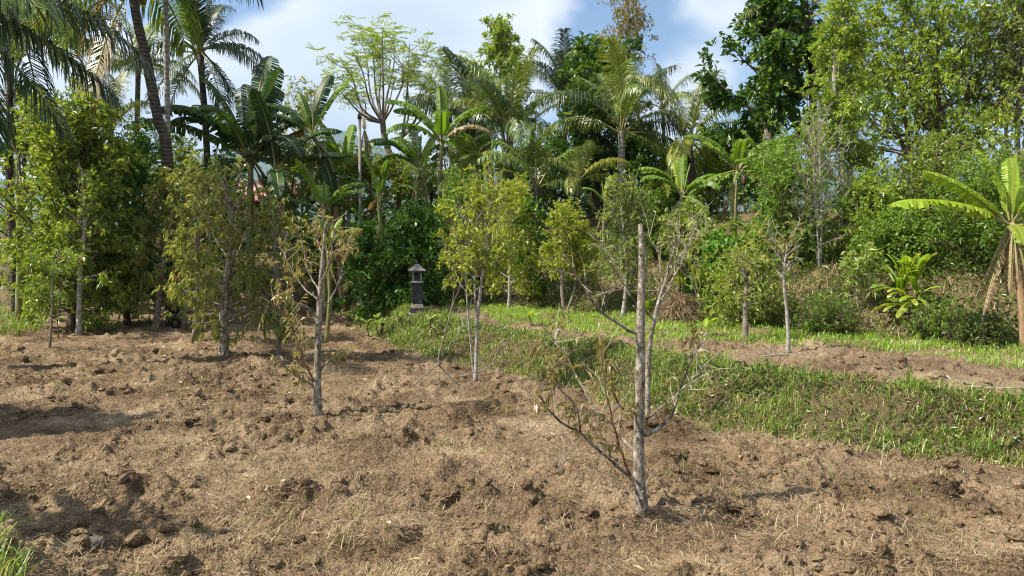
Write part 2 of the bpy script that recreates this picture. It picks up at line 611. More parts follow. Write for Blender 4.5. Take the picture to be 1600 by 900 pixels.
PALM = {
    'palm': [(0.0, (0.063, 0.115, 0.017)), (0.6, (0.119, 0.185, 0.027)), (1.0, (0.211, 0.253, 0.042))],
    'palm_dark': [(0.0, (0.019, 0.041, 0.011)), (0.6, (0.035, 0.067, 0.015)), (1.0, (0.069, 0.102, 0.024))],  # dark fronds; on the backlit left palms their shade is in the colour
    'palm_light': [(0.0, (0.112, 0.169, 0.031)), (0.6, (0.211, 0.262, 0.052)), (1.0, (0.336, 0.338, 0.073))],
    'palm_yellow': [(0.0, (0.150, 0.192, 0.028)), (0.6, (0.250, 0.282, 0.044)), (1.0, (0.413, 0.371, 0.066))],
    'palm_dead': [(0.0, (0.150, 0.109, 0.050)), (0.6, (0.275, 0.205, 0.099)), (1.0, (0.450, 0.358, 0.187))],
    'palm_rust': [(0.0, (0.200, 0.128, 0.033)), (0.6, (0.300, 0.179, 0.044)), (1.0, (0.175, 0.166, 0.033))],
}
for k, s in PALM.items():
    M[k] = leaf_mat('fronds_' + k, s, 0.25)
BAN = {
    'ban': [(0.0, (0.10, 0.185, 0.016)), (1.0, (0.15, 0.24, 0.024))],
    'ban_dark': [(0.0, (0.022, 0.055, 0.012)), (1.0, (0.045, 0.09, 0.018))],  # darker copy of the leaf: shade of the backlit bananas put into its colour
    'ban_bright': [(0.0, (0.19, 0.285, 0.018)), (1.0, (0.26, 0.34, 0.028))],  # lighter green; on leaves called sunlit the sunlight is painted into it
    'ban_dry': [(0.0, (0.22, 0.15, 0.085)), (0.6, (0.33, 0.24, 0.14)), (1.0, (0.44, 0.34, 0.21))],
    'ban_rust': [(0.0, (0.27, 0.14, 0.028)), (1.0, (0.36, 0.20, 0.04))],
}
for k, s in BAN.items():
    M[k] = leaf_mat('banana_' + k, s, 0.34, 0.42, spec=0.3)
M['bark_pale'] = noise_mat('pale_lichen_bark', [(0.38, (0.075, 0.055, 0.037)), (0.46, (0.18, 0.145, 0.105)), (0.55, (0.28, 0.24, 0.185)), (0.64, (0.47, 0.43, 0.365))], 14, 0.9, 0.7, 8, (1.5, 1.5, 0.9), 55)
M['bark_grey'] = noise_mat('grey_bark', [(0.3, (0.10, 0.08, 0.06)), (0.55, (0.22, 0.185, 0.145)), (0.75, (0.38, 0.35, 0.29))], 10, 0.9, 0.6, 8, (1, 1, 0.6), 40)
M['bark_white'] = noise_mat('whitish_bark', [(0.35, (0.15, 0.13, 0.105)), (0.5, (0.31, 0.28, 0.24)), (0.7, (0.48, 0.455, 0.41))], 12, 0.9, 0.4, 6, (1, 1, 1), 40)
M['bark_brown'] = noise_mat('brown_bark', [(0.3, (0.05, 0.035, 0.025)), (0.55, (0.12, 0.085, 0.055)), (0.75, (0.2, 0.155, 0.11))], 10, 0.95, 0.7, 8, (1, 1, 0.5), 40)
M['twig'] = noise_mat('bare_twig', [(0.35, (0.17, 0.135, 0.095)), (0.6, (0.33, 0.285, 0.22))], 14, 0.9, 0.2)
M['shoot'] = noise_mat('reddish_shoot', [(0.35, (0.13, 0.06, 0.03)), (0.6, (0.24, 0.13, 0.06))], 20, 0.8, 0.2)


def ring_bark(name, c1, c2, rings):
    m, n, l = new_mat(name)
    tc = n.new('ShaderNodeTexCoord')
    wv = n.new('ShaderNodeTexWave')
    wv.bands_direction = 'Z'
    wv.inputs['Scale'].default_value = rings
    wv.inputs['Distortion'].default_value = 2.5
    wv.inputs['Detail'].default_value = 3
    l.new(tc.outputs['Object'], wv.inputs['Vector'])
    nz = n.new('ShaderNodeTexNoise')
    nz.inputs['Scale'].default_value = 7
    l.new(tc.outputs['Object'], nz.inputs['Vector'])
    ad = n.new('ShaderNodeMath')
    ad.operation = 'MULTIPLY_ADD'
    l.new(wv.outputs['Fac'], ad.inputs[0])
    ad.inputs[1].default_value = 0.35
    l.new(nz.outputs['Fac'], ad.inputs[2])
    rp = ramp_node(n, [(0.35, c1), (0.85, c2)])
    l.new(ad.outputs[0], rp.inputs['Fac'])
    p = n.new('ShaderNodeBsdfPrincipled')
    p.inputs['Roughness'].default_value = 0.9
    p.inputs['Specular IOR Level'].default_value = 0.2
    l.new(rp.outputs['Color'], p.inputs['Base Color'])
    b = n.new('ShaderNodeBump')
    b.inputs['Strength'].default_value = 0.6
    b.inputs['Distance'].default_value = 0.03
    l.new(ad.outputs[0], b.inputs['Height'])
    l.new(b.outputs['Normal'], p.inputs['Normal'])
    o = n.new('ShaderNodeOutputMaterial')
    l.new(p.outputs[0], o.inputs['Surface'])
    return m


M['palm_trunk'] = ring_bark('ringed_palm_trunk', (0.028, 0.023, 0.018), (0.105, 0.086, 0.068), 3.0)
M['palm_trunk_grey'] = ring_bark('grey_palm_trunk', (0.13, 0.115, 0.10), (0.32, 0.29, 0.25), 2.0)
M['rachis'] = noise_mat('frond_stalk', [(0.3, (0.16, 0.17, 0.05)), (0.7, (0.28, 0.25, 0.10))], 6, 0.6, 0.0)
M['stem_ban'] = noise_mat('banana_stem', [(0.3, (0.10, 0.07, 0.03)), (0.45, (0.2, 0.17, 0.07)), (0.6, (0.20, 0.24, 0.07)), (0.75, (0.34, 0.25, 0.14))], 5, 0.6, 0.4, 6, (3, 3, 0.5), 25)
M['stem_dry'] = noise_mat('dry_banana_stem', [(0.3, (0.13, 0.08, 0.045)), (0.5, (0.30, 0.19, 0.10)), (0.7, (0.46, 0.35, 0.21))], 5, 0.8, 0.5, 6, (4, 4, 0.5), 25)
M['stone_dark'] = noise_mat('dark_temple_stone', [(0.35, (0.025, 0.025, 0.028)), (0.6, (0.07, 0.07, 0.075)), (0.75, (0.16, 0.16, 0.16))], 14, 0.9, 0.9, 6, (1, 1, 1), 45)
M['stone_pale'] = noise_mat('pale_temple_stone', [(0.35, (0.30, 0.26, 0.19)), (0.65, (0.5, 0.45, 0.34))], 12, 0.9, 0.5)
M['thatch'] = noise_mat('grey_roof_tiles', [(0.3, (0.16, 0.14, 0.13)), (0.65, (0.33, 0.30, 0.28))], 18, 0.95, 0.7, 6, (1, 1, 4), 40)
M['rock'] = noise_mat('grey_stone', [(0.3, (0.06, 0.05, 0.038)), (0.55, (0.13, 0.11, 0.085)), (0.75, (0.22, 0.195, 0.155))], 14, 0.9, 0.7)
M['mountain'] = noise_mat('mountain_forest', [(0.3, (0.03, 0.05, 0.02)), (0.6, (0.06, 0.085, 0.03)), (0.8, (0.11, 0.11, 0.05))], 0.004, 0.95, 0.0, 10)
M['coconut'] = noise_mat('coconut_husk', [(0.3, (0.10, 0.08, 0.02)), (0.7, (0.28, 0.17, 0.05))], 6, 0.5, 0.1)
M['rust_roof'] = noise_mat('rusty_sheet', [(0.3, (0.22, 0.06, 0.045)), (0.5, (0.34, 0.12, 0.08)), (0.62, (0.55, 0.50, 0.46)), (0.8, (0.66, 0.63, 0.6))], 5, 0.6, 0.1, 5, (1, 1, 0.4))
M['wall'] = noise_mat('weathered_plaster', [(0.3, (0.35, 0.33, 0.30)), (0.7, (0.62, 0.60, 0.56))], 4, 0.9, 0.2)
M['concrete'] = noise_mat('weathered_pole', [(0.3, (0.16, 0.15, 0.13)), (0.7, (0.28, 0.265, 0.235))], 8, 0.9, 0.3)
M['purple'] = noise_mat('banana_flower', [(0.3, (0.05, 0.012, 0.02)), (0.7, (0.11, 0.03, 0.04))], 8, 0.5, 0.1)
# ------------------------------------------------------------------ ground: one sheet, cut along the foot and the top of the banks
def axis(segs):
    out = []
    for a, b, st in segs:
        out.append(np.arange(a, b, st))
    return np.unique(np.concatenate(out).round(4))


us = np.linspace(-1, 1, 670)
rows = [3.0]
while rows[-1] < 34:
    rows.append(rows[-1] + max(0.0125, 0.0037 * rows[-1]) * (1 if rows[-1] < 13 else 2.2))
ys = np.concatenate([-np.geomspace(3, 9000, 26)[::-1], np.arange(-2.8, 2.95, 0.2), np.array(rows), np.geomspace(35, 9000, 55)])
half = 1.3 + 0.74 * np.clip(ys, 2.0, 34)                     # the finely tilled part widens with distance
xs_in = us[None, :] * half[:, None]
go = np.geomspace(1, 9000, 36) - 1 + 0.15
XX = np.concatenate([-(half[:, None] + go[None, ::-1]), xs_in, half[:, None] + go[None, :]], 1)
YY = np.broadcast_to(ys[:, None], XX.shape).copy()
xs = XX[0]
S1 = sdist(BANK, XX, YY)
S2 = sdist(RISE, XX, YY)
ZZ = height(XX, YY, S1, S2)
near = (np.abs(XX) < 30) & (YY < 60) & (YY > -10)
ZZ = ZZ + np.where(near, micro(XX, YY, S1, S2), 0)
ny, nx = XX.shape
GV = np.stack([XX, YY, ZZ], -1).reshape(-1, 3)
ii = (np.arange(ny - 1)[:, None] * nx + np.arange(nx - 1)[None, :])
GF = np.stack([ii, ii + 1, ii + nx + 1, ii + nx], -1).reshape(-1, 4)
c1 = (S1[:-1, :-1] + (fbm(XX * 1.1, YY * 1.1, 31, 2)[:-1, :-1] - 0.5) * 0.55 + (fbm(XX * 4, YY * 4, 33, 2)[:-1, :-1] - 0.5) * 0.35).ravel()
c2 = (S2[:-1, :-1]).ravel()
zone = np.where(c2 > 0.1, 3, np.where(c1 < 0.12, 0, np.where(c1 < 1.25, 1, 2)))
for k, (nm, mt) in enumerate((('field', 'soil'), ('grass_bank', 'bank'), ('terrace', 'terrace'), ('hillside', 'hill'))):
    f = GF[zone == k]
    used, inv = np.unique(f, return_inverse=True)
    me = mesh_from(nm, GV[used], [inv.reshape(f.shape)], M[mt], True)
    link(nm, me, kind='structure')


def surf(x, y):
    s1 = sdist(BANK, x, y)
    s2 = sdist(RISE, x, y)
    return height(x, y, s1, s2) + micro(x, y, s1, s2), s1, s2


def mountains():
    th = np.radians(np.linspace(-75, 75, 160))
    rr = np.linspace(4200, 8200, 26)
    T, R = np.meshgrid(th, rr)
    X, Y = R * np.sin(T), R * np.cos(T)
    deg = np.degrees(T)
    prof = 470 + 420 * np.exp(-((deg + 16) / 9.0) ** 2) + 210 * np.exp(-((deg - 2) / 10) ** 2) + 260 * np.exp(-((deg - 20) / 12) ** 2) + 300 * (fbm(deg * 0.16 + 40, R * 0, 51, 4) - 0.5)
    up = np.sin(np.clip((R - 4200) / 4000, 0, 1) * PI) ** 0.9
    Z = -30 + prof * up * (0.75 + 0.5 * fbm(X / 700, Y / 700, 53, 5))
    n, m = T.shape
    i = (np.arange(n - 1)[:, None] * m + np.arange(m - 1)[None, :])
    F = np.stack([i, i + 1, i + m + 1, i + m], -1).reshape(-1, 4)
    link('mountain', mesh_from('mountain', np.stack([X, Y, Z], -1).reshape(-1, 3), [F], M['mountain'], True), kind='structure')


mountains()


def haze_box():
    mb = MB().box((0, 0, 560), (19000, 19000, 1240))
    m, n, l = new_mat('valley_haze')
    v = n.new('ShaderNodeVolumePrincipled')
    v.inputs['Color'].default_value = (0.50, 0.72, 1.0, 1)
    v.inputs['Density'].default_value = 0.00009
    v.inputs['Anisotropy'].default_value = 0.2
    o = n.new('ShaderNodeOutputMaterial')
    l.new(v.outputs[0], o.inputs['Volume'])
    m.cycles.homogeneous_volume = True if hasattr(m.cycles, 'homogeneous_volume') else False
    link('haze', mb.mesh('haze', m), kind='stuff')


haze_box()


# ------------------------------------------------------------------ loose soil, straw, grass
ICO_V = unit(np.array([(0, 1, 1.618), (0, -1, 1.618), (0, 1, -1.618), (0, -1, -1.618), (1, 1.618, 0), (-1, 1.618, 0), (1, -1.618, 0), (-1, -1.618, 0), (1.618, 0, 1), (-1.618, 0, 1), (1.618, 0, -1), (-1.618, 0, -1)], float))
ICO_F = np.array([(0, 1, 8), (0, 9, 1), (0, 8, 4), (0, 5, 9), (0, 4, 5), (1, 6, 8), (1, 9, 7), (1, 7, 6), (2, 10, 3), (2, 3, 11), (2, 4, 10), (2, 11, 5), (2, 5, 4), (3, 10, 6), (3, 7, 11), (3, 6, 7), (4, 8, 10), (5, 11, 9), (6, 10, 8), (7, 9, 11)])


def scatter(n, x0, x1, y0, y1, dens, r):
    x = r.uniform(x0, x1, n)
    y = r.uniform(y0, y1, n)
    k = r.uniform(size=n) < dens(x, y)
    return x[k], y[k]


def fieldmask(x, y):
    return (sdist(BANK, x, y) < 0.0) & (sdist(RISE, x, y) < -0.1)


def ico2():
    """icosahedron with each face cut in four: 42 points, 80 faces"""
    V = [tuple(v) for v in ICO_V]
    F, mid = [], {}

    def m(i, j):
        k = (min(i, j), max(i, j))
        if k not in mid:
            q = np.array(V[i]) + np.array(V[j])
            V.append(tuple(q / np.linalg.norm(q)))
            mid[k] = len(V) - 1
        return mid[k]
    for p, q, w in ICO_F:
        x, y, z = m(p, q), m(q, w), m(w, p)
        F += [(p, x, z), (q, y, x), (w, z, y), (x, y, z)]
    return np.array(V), np.array(F)


def lump_stones(n, IV, IF, size, jit, r, name, label, far):
    y = 3.2 + far * r.uniform(size=n * 4) ** 1.5
    x = r.uniform(-1, 1, n * 4) * (y * 0.76 + 0.8)
    lump = smooth(0.40, 0.62, fbm(x * 1.6, y * 1.6, 44, 2))
    s1 = sdist(BANK, x, y)
    k = (r.uniform(size=n * 4) < 0.12 + 0.88 * lump) & (fieldmask(x, y) | ((s1 > 1.4) & (s1 < 3.2)))
    x, y = x[k][:n], y[k][:n]
    z, _, _ = surf(x, y)
    n = len(x)
    s = size(n, y)
    sc = s[:, None] * r.uniform(0.7, 1.3, (n, 3)) * np.array((1.1, 1.1, 0.8))
    lobes = r.normal(size=(n, 4, 3))
    lobes /= np.linalg.norm(lobes, axis=2, keepdims=True)
    bump = np.maximum(0, np.einsum('nlk,vk->nvl', lobes, IV)) ** 2 @ np.array((0.45, 0.35, -0.3, 0.3))
    V = IV[None] * (0.8 + bump + r.normal(0, jit, (n, len(IV))))[..., None] * sc[:, None, :]
    V += np.stack([x, y, z + s * 0.15], -1)[:, None, :]
    F = (np.arange(n)[:, None, None] * len(IV) + IF[None]).reshape(-1, 3)
    link(name, mesh_from(name, V.reshape(-1, 3), [F], M['soil'], False), kind='stuff', label=label)


def clods():
    r = np.random.default_rng(21)
    IV, IF = ico2()
    lump_stones(3000, IV, IF, lambda n, y: 0.016 + 0.055 * r.uniform(size=n) ** 3.5, 0.085, r, 'soil_clods', 'coarse brown soil clods lying in drifts over the tilled field', 12)
    lump_stones(5500, ICO_V, ICO_F, lambda n, y: (0.006 + 0.014 * r.uniform(size=n) ** 1.8) * (0.8 + 0.03 * y), 0.16, r, 'soil_crumbs', 'small soil crumbs over the tilled field', 9)


clods()


def strips(x, y, z, L, W, ang, tilt, bend, r):
    """thin bent blades lying about: two quads each"""
    n = len(x)
    P = np.stack([x, y, z], -1)
    D = np.stack([np.cos(ang) * np.cos(tilt), np.sin(ang) * np.cos(tilt), np.sin(tilt)], -1)
    S = np.stack([-np.sin(ang), np.cos(ang), np.zeros(n)], -1) * (W / 2)[:, None]
    m = P + D * (L * 0.5)[:, None] + np.stack([np.zeros(n), np.zeros(n), bend * L], -1)
    e = P + D * L[:, None] + S * (r.normal(size=n) * 3)[:, None] * (L / W * 0.04)[:, None]
    e[:, 2] = np.minimum(e[:, 2], m[:, 2])
    V = np.stack([P - S, P + S, m + S, m - S, e], 1).reshape(-1, 3)
    b = np.arange(n)[:, None] * 5
    return V, b + np.array((0, 1, 2, 3)), b + np.array((3, 2, 4))


def straw():
    r = np.random.default_rng(5)
    n = 210000
    y = 3.2 + 17 * r.uniform(size=n) ** 1.35
    x = r.uniform(-1, 1, n) * (y * 0.78 + 0.8)
    w = fbm(x * 0.75 + 3, y * 0.75, 61, 3)
    w2 = fbm(x * 2.6 + 9, y * 2.6, 63, 2)
    k = fieldmask(x, y) & (r.uniform(size=n) < 0.13 + 0.9 * smooth(0.38, 0.60, w) * smooth(0.36, 0.58, w2))
    x, y = x[k], y[k]
    z, _, _ = surf(x, y)
    n = len(x)
    L = 0.03 + 0.13 * r.uniform(size=n) ** 1.6
    W = r.uniform(0.0018, 0.0038, n) * (1 + 0.06 * y)
    V, F4, F3 = strips(x, y, z + 0.006, L, W, 2.2 * PI * fbm(x * 1.5, y * 1.5, 65, 2) + r.normal(0, 0.8, n), r.uniform(-0.1, 0.42, n), r.uniform(0, 0.10, n), r)
    link('straw_litter', mesh_from('straw_litter', V, [F3, F4], M['litter']), kind='stuff', label='dry straw scattered over the tilled field')


straw()


def blades(x, y, z, H, W, r, lean=0.5):
    """upright curved grass blades, three segments"""
    n = len(x)
    a = r.uniform(0, 2 * PI, n)
    P = np.stack([x, y, z - 0.01], -1)
    D = np.stack([np.cos(a), np.sin(a), np.zeros(n)], -1)
    S = np.stack([-np.sin(a), np.cos(a), np.zeros(n)], -1) * (W / 2)[:, None]
    ln = (r.uniform(0.05, 1, n) * lean)[:, None]
    Hc = H[:, None]
    up = np.array((0, 0, 1.0))
    m1 = P + up * Hc * 0.5 + D * Hc * ln * 0.25
    m2 = P + up * Hc * 0.85 + D * Hc * ln * 0.65
    t = P + up * Hc * (1 - ln * 0.25) + D * Hc * ln * 1.1
    V = np.stack([P - S, P + S, m1 + S * 0.9, m1 - S * 0.9, m2 + S * 0.6, m2 - S * 0.6, t], 1).reshape(-1, 3)
    b = np.arange(n)[:, None] * 7
    return V, np.concatenate([b + np.array((0, 1, 2, 3)), b + np.array((3, 2, 4, 5))]), b + np.array((5, 4, 6))


def tufted(n_t, per, pick, spread, r):
    """grass grows in tufts: tuft centres, then blades round each"""
    x, y = pick(n_t)
    k = r.integers(per[0], per[1], len(x))
    X = np.repeat(x, k) + r.normal(0, 1, k.sum()) * spread
    Y = np.repeat(y, k) + r.normal(0, 1, k.sum()) * spread
    return X, Y, np.repeat(r.uniform(0.6, 1.3, len(x)), k)


def grasses():
    r = np.random.default_rng(8)

    def bank_pick(n):
        x, y = r.uniform(-7, 9.5, n * 14), r.uniform(4.5, 24, n * 14)
        s1 = sdist(BANK, x, y) + (fbm(x * 1.1, y * 1.1, 31, 2) - 0.5) * 0.55
        w = fbm(x * 1.3 + 9, y * 1.3, 71, 3)
        k = (s1 > 0.02) & (s1 < 1.45) & (r.uniform(size=n * 14) < smooth(0.42, 0.62, w) + 0.45 + 0.5 * smooth(0, -3, x)) & (sdist(RISE, x, y) < 0)
        return x[k][:n], y[k][:n]
    X, Y, sc = tufted(4300, (5, 14), bank_pick, 0.09, r)
    Z, _, _ = surf(X, Y)
    H = sc * (0.03 + 0.11 * r.uniform(size=len(X)) ** 1.8)
    V, F4, F3 = blades(X, Y, Z, H, r.uniform(0.006, 0.013, len(X)), r, 1.7)
    link('bank_grass', mesh_from('bank_grass', V, [F3, F4], M['mixed']), kind='stuff', label='tufted green and dry grass on the low bank')
    # taller clear green blades on the near bank
    x, y = bank_pick(9000)
    w = fbm(x * 2.1, y * 2.1, 75, 2)
    k = (w > 0.52)
    x, y = x[k][:480], y[k][:480]
    kk = r.integers(2, 14, len(x))
    X, Y = np.repeat(x, kk) + r.normal(0, 0.04, kk.sum()), np.repeat(y, kk) + r.normal(0, 0.04, kk.sum())
    Z, _, _ = surf(X, Y)
    V, F4, F3 = blades(X, Y, Z, 0.08 + 0.26 * r.uniform(size=len(X)) ** 1.7, r.uniform(0.006, 0.013, len(X)), r, 1.3)
    link('tall_grass', mesh_from('tall_grass', V, [F3, F4], M['grass']), kind='stuff', label='taller bright green grass blades on the low bank')

    x, y = r.uniform(-7, 9.5, 60000), r.uniform(4.5, 24, 60000)
    s1 = sdist(BANK, x, y)
    k = (s1 > -0.05) & (s1 < 1.5) & (sdist(RISE, x, y) < 0)
    x, y = x[k][:9000], y[k][:9000]
    z, _, _ = surf(x, y)
    q = len(x)
    V, F4, F3 = strips(x, y, z + 0.01, r.uniform(0.05, 0.2, q), r.uniform(0.003, 0.007, q), r.uniform(0, 2 * PI, q), r.uniform(-0.3, 0.7, q), r.uniform(0, 0.1, q), r)
    link('dry_grass', mesh_from('dry_grass', V, [F3, F4], M['straw']), kind='stuff', label='dry straw coloured grass matted on the low bank')
    # low broad weeds between the grass
    x, y = bank_pick(17000)
    z, _, _ = surf(x, y)
    q = len(x)
    V, F = leaves(np.stack([x, y, z + r.uniform(0, 0.07, q)], -1), r.normal(size=(q, 3)) + np.array((0, 0, 0.4)), r.uniform(0.03, 0.10, q), r.uniform(0.015, 0.045, q), r, 0.5)
    link('bank_weeds', mesh_from('bank_weeds', V, [F], M['scrub']), kind='stuff', label='low broad leaved weeds on the low bank')

    def lawn_pick(n):
        x, y = r.uniform(-4, 13, n * 6), r.uniform(6, 22, n * 6)
        s1, s2 = sdist(BANK, x, y), sdist(RISE, x, y)
        e = (fbm(x * 1.2, y * 1.2, 77, 2) - 0.5) * 1.4
        k = (s2 < 0.25) & (s2 + e * 0.6 > -2.3 - 2.2 * smooth(4.5, 1, x)) & (s1 > 1.3 + 0.9 * smooth(5, 3, x)) & (r.uniform(size=n * 6) < 0.45 + 0.5 * smooth(0.4, 0.6, fbm(x * 2, y * 2, 79, 2)))
        k &= ~((x < -0.6) & (r.uniform(size=n * 6) < 0.6))
        return x[k][:n], y[k][:n]
    X, Y, sc = tufted(5000, (4, 9), lawn_pick, 0.09, r)
    Z, _, _ = surf(X, Y)
    V, F4, F3 = blades(X, Y, Z, sc * r.uniform(0.05, 0.12, len(X)), r.uniform(0.010, 0.018, len(X)), r, 1.2)
    link('lawn_grass', mesh_from('lawn_grass', V, [F3, F4], M['lawn']), kind='stuff', label='short bright green grass strip on the terrace')

    def sprig_pick(n):
        y = 3.4 + 14 * r.uniform(size=n * 2) ** 1.5
        x = r.uniform(-1, 1, n * 2) * y * 0.75
        k = fieldmask(x, y) & (fbm(x * 0.6, y * 0.6, 81, 2) > 0.5)
        return x[k][:n], y[k][:n]
    X, Y, sc = tufted(230, (4, 16), sprig_pick, 0.035, r)
    Z, _, _ = surf(X, Y)
    V, F4, F3 = blades(X, Y, Z, sc * r.uniform(0.03, 0.10, len(X)), r.uniform(0.004, 0.008, len(X)), r, 1.0)
    link('field_sprouts', mesh_from('field_sprouts', V, [F3, F4], M['mixed']), kind='stuff', label='small grass sprouts in the tilled field')
    n = 5200
    X, Y = r.uniform(-19, -11.6, n), r.uniform(17.5, 24.5, n)
    k = (fbm(X * 0.5, Y * 0.5, 85, 2) > 0.42) & (X < -0.60 * Y - 0.6)
    X, Y = X[k], Y[k]
    Z, _, _ = surf(X, Y)
    V, F4, F3 = blades(X, Y, Z, r.uniform(0.08, 0.32, len(X)), r.uniform(0.012, 0.024, len(X)), r, 1.1)
    link('edge_grass', mesh_from('edge_grass', V, [F3, F4], M['grass']), kind='stuff', label='green grass at the far left edge of the field')

    def dry_pick(n):
        y = 3.4 + 13 * r.uniform(size=n * 4) ** 1.4
        x = r.uniform(-1, 1, n * 4) * y * 0.76
        k = fieldmask(x, y) & (fbm(x * 0.75 + 3, y * 0.75, 61, 3) > 0.47)
        return x[k][:n], y[k][:n]
    X, Y, sc = tufted(420, (8, 30), dry_pick, 0.045, r)
    Z, _, _ = surf(X, Y)
    V, F4, F3 = blades(X, Y, Z, sc * r.uniform(0.04, 0.11, len(X)), r.uniform(0.003, 0.006, len(X)), r, 2.4)
    link('dead_tufts', mesh_from('dead_tufts', V, [F3, F4], M['litter']), kind='stuff', label='flattened dead grass tufts in the tilled field')
    y = 4 + 19 * r.uniform(size=9000)
    x = r.uniform(-1, 1, 9000) * y * 0.74
    k = fieldmask(x, y) & (r.uniform(size=9000) < 0.10 + 0.9 * smooth(1.5, -5, x) * smooth(8, 13, y))
    x, y = x[k], y[k]
    z, _, _ = surf(x, y)
    q = len(x)
    V, F = leaves(np.stack([x, y, z + 0.015], -1), r.normal(size=(q, 3)) * np.array((1, 1, 0.25)), r.uniform(0.05, 0.12, q), r.uniform(0.02, 0.045, q), r, 0.75, 0.25, 0.0)
    link('fallen_leaves', mesh_from('fallen_leaves', V, [F], M['palm_dead']), kind='stuff', label='fallen dry brown leaves on the soil under the trees')
    # verge at the photographer's feet
    n = 2600
    a, q = r.uniform(0, 2 * PI, n), np.sqrt(r.uniform(size=n))
    X, Y = -3.42 + np.cos(a) * q * 0.85, 3.7 + np.sin(a) * q * 0.6
    Z, _, _ = surf(X, Y)
    V, F4, F3 = blades(X, Y, Z, 0.05 + 0.22 * r.uniform(size=n) ** 1.5, r.uniform(0.004, 0.010, n), r, 1.5)
    link('verge_grass', mesh_from('verge_grass', V, [F3, F4], M['grass']), kind='stuff', label='long bright grass at the lower left corner')


grasses()


def undergrowth():
    """low weeds, creepers and dry stalks on the second bank and under the trees: one mass"""
    r = np.random.default_rng(33)
    n = 60000
    x, y = r.uniform(-20, 15, n), r.uniform(9, 34, n)
    s2 = sdist(RISE, x, y)
    w = fbm(x * 0.9, y * 0.9, 91, 3)
    k = (s2 > -0.15) & (s2 < 10) & (r.uniform(size=n) < (0.35 + 0.9 * smooth(0.4, 0.62, w)) * smooth(11, 3, s2))
    x, y, w = x[k], y[k], w[k]
    n = len(x)
    z, _, _ = surf(x, y)
    P = np.stack([x, y, z + r.uniform(0, 0.35, n) * smooth(0.35, 0.7, w)], -1)
    D = r.normal(size=(n, 3)) + np.array((0, 0, 0.35))
    V, F = leaves(P, D, r.uniform(0.07, 0.19, n), r.uniform(0.035, 0.075, n), r, 0.5)
    link('undergrowth', mesh_from('undergrowth', V, [F], M['scrub']), kind='stuff', label='low leafy undergrowth on the second bank')
    def along(n, s0, s1):
        """points strewn along the second bank, s0 to s1 metres up its slope"""
        seg = RISE[1:9]
        k = r.integers(0, len(seg) - 1, n)
        t = r.uniform(size=n)
        A, B = seg[k], seg[k + 1]
        nrm = np.stack([(B - A)[:, 1], -(B - A)[:, 0]], -1)
        nrm = nrm / np.linalg.norm(nrm, axis=1)[:, None]
        P = A + (B - A) * t[:, None] + nrm * r.uniform(s0, s1, n)[:, None]
        return P[:, 0], P[:, 1]
    x, y = along(42000, -0.1, 3.6)
    w = fbm(x * 1.1 + 5, y * 1.1, 93, 3)
    k = (r.uniform(size=len(x)) < 0.38 + 0.62 * smooth(0.42, 0.6, w)) & (sdist(RISE, x, y) > -0.1)
    x, y, w = x[k], y[k], w[k]
    q = len(x)
    z, _, _ = surf(x, y)
    V, F = leaves(np.stack([x, y, z + r.uniform(0, 0.4, q) * smooth(0.4, 0.65, w)], -1), r.normal(size=(q, 3)) + np.array((0, 0, 0.4)), r.uniform(0.04, 0.13, q), r.uniform(0.018, 0.05, q), r, 0.5)
    link('creepers', mesh_from('creepers', V, [F], M['scrub']), kind='stuff', label='tangled weeds and creepers on the slope of the second bank')
    x, y = along(17000, -0.1, 3.4)
    k = sdist(RISE, x, y) > -0.15
    x, y = x[k], y[k]
    z, _, _ = surf(x, y)
    q = len(x)
    V, F4, F3 = strips(x, y, z + 0.02, r.uniform(0.1, 0.45, q), r.uniform(0.004, 0.011, q), r.uniform(0, 2 * PI, q), r.uniform(-0.3, 1.1, q), r.uniform(0.0, 0.1, q), r)
    link('bank_thatch', mesh_from('bank_thatch', V, [F3, F4], M['straw']), kind='stuff', label='dry yellow grass hanging on the slope of the second bank')
    n = 40000
    x, y = r.uniform(-20, 13, n), r.uniform(9, 30, n)
    s2 = sdist(RISE, x, y)
    k = (s2 > 0.1) & (s2 < 3.0) & (r.uniform(size=n) < 0.12 + 0.88 * smooth(0.42, 0.58, fbm(x * 0.9, y * 0.9, 95, 3)))
    x, y = x[k], y[k]
    z, _, _ = surf(x, y)
    n = len(x)
    V, F4, F3 = strips(x, y, z, r.uniform(0.1, 0.4, n), r.uniform(0.004, 0.010, n), r.uniform(0, 2 * PI, n), r.uniform(-0.1, 1.2, n), r.uniform(0.0, 0.1, n), r)
    link('dry_stalks', mesh_from('dry_stalks', V, [F3, F4], M['straw']), kind='stuff', label='dry yellow stalks and leaves on the second bank')


undergrowth()
# ------------------------------------------------------------------ plant builders
PROF = {
    'cone': lambda u: 0.12 + 0.88 * (1 - u) ** 0.75,
    'ell': lambda u: 0.25 + 0.75 * np.sqrt(max(0.0, 1 - ((u - 0.42) / 0.62) ** 2)),
    'dome': lambda u: 0.35 + 0.65 * np.sqrt(max(0.0, 1 - u * u)),
    'top': lambda u: 0.45 + 0.55 * u,
    'col': lambda u: 0.75 + 0.25 * math.sin(u * 7.0) - 0.45 * u ** 3,
}
GOLD = 2.39996


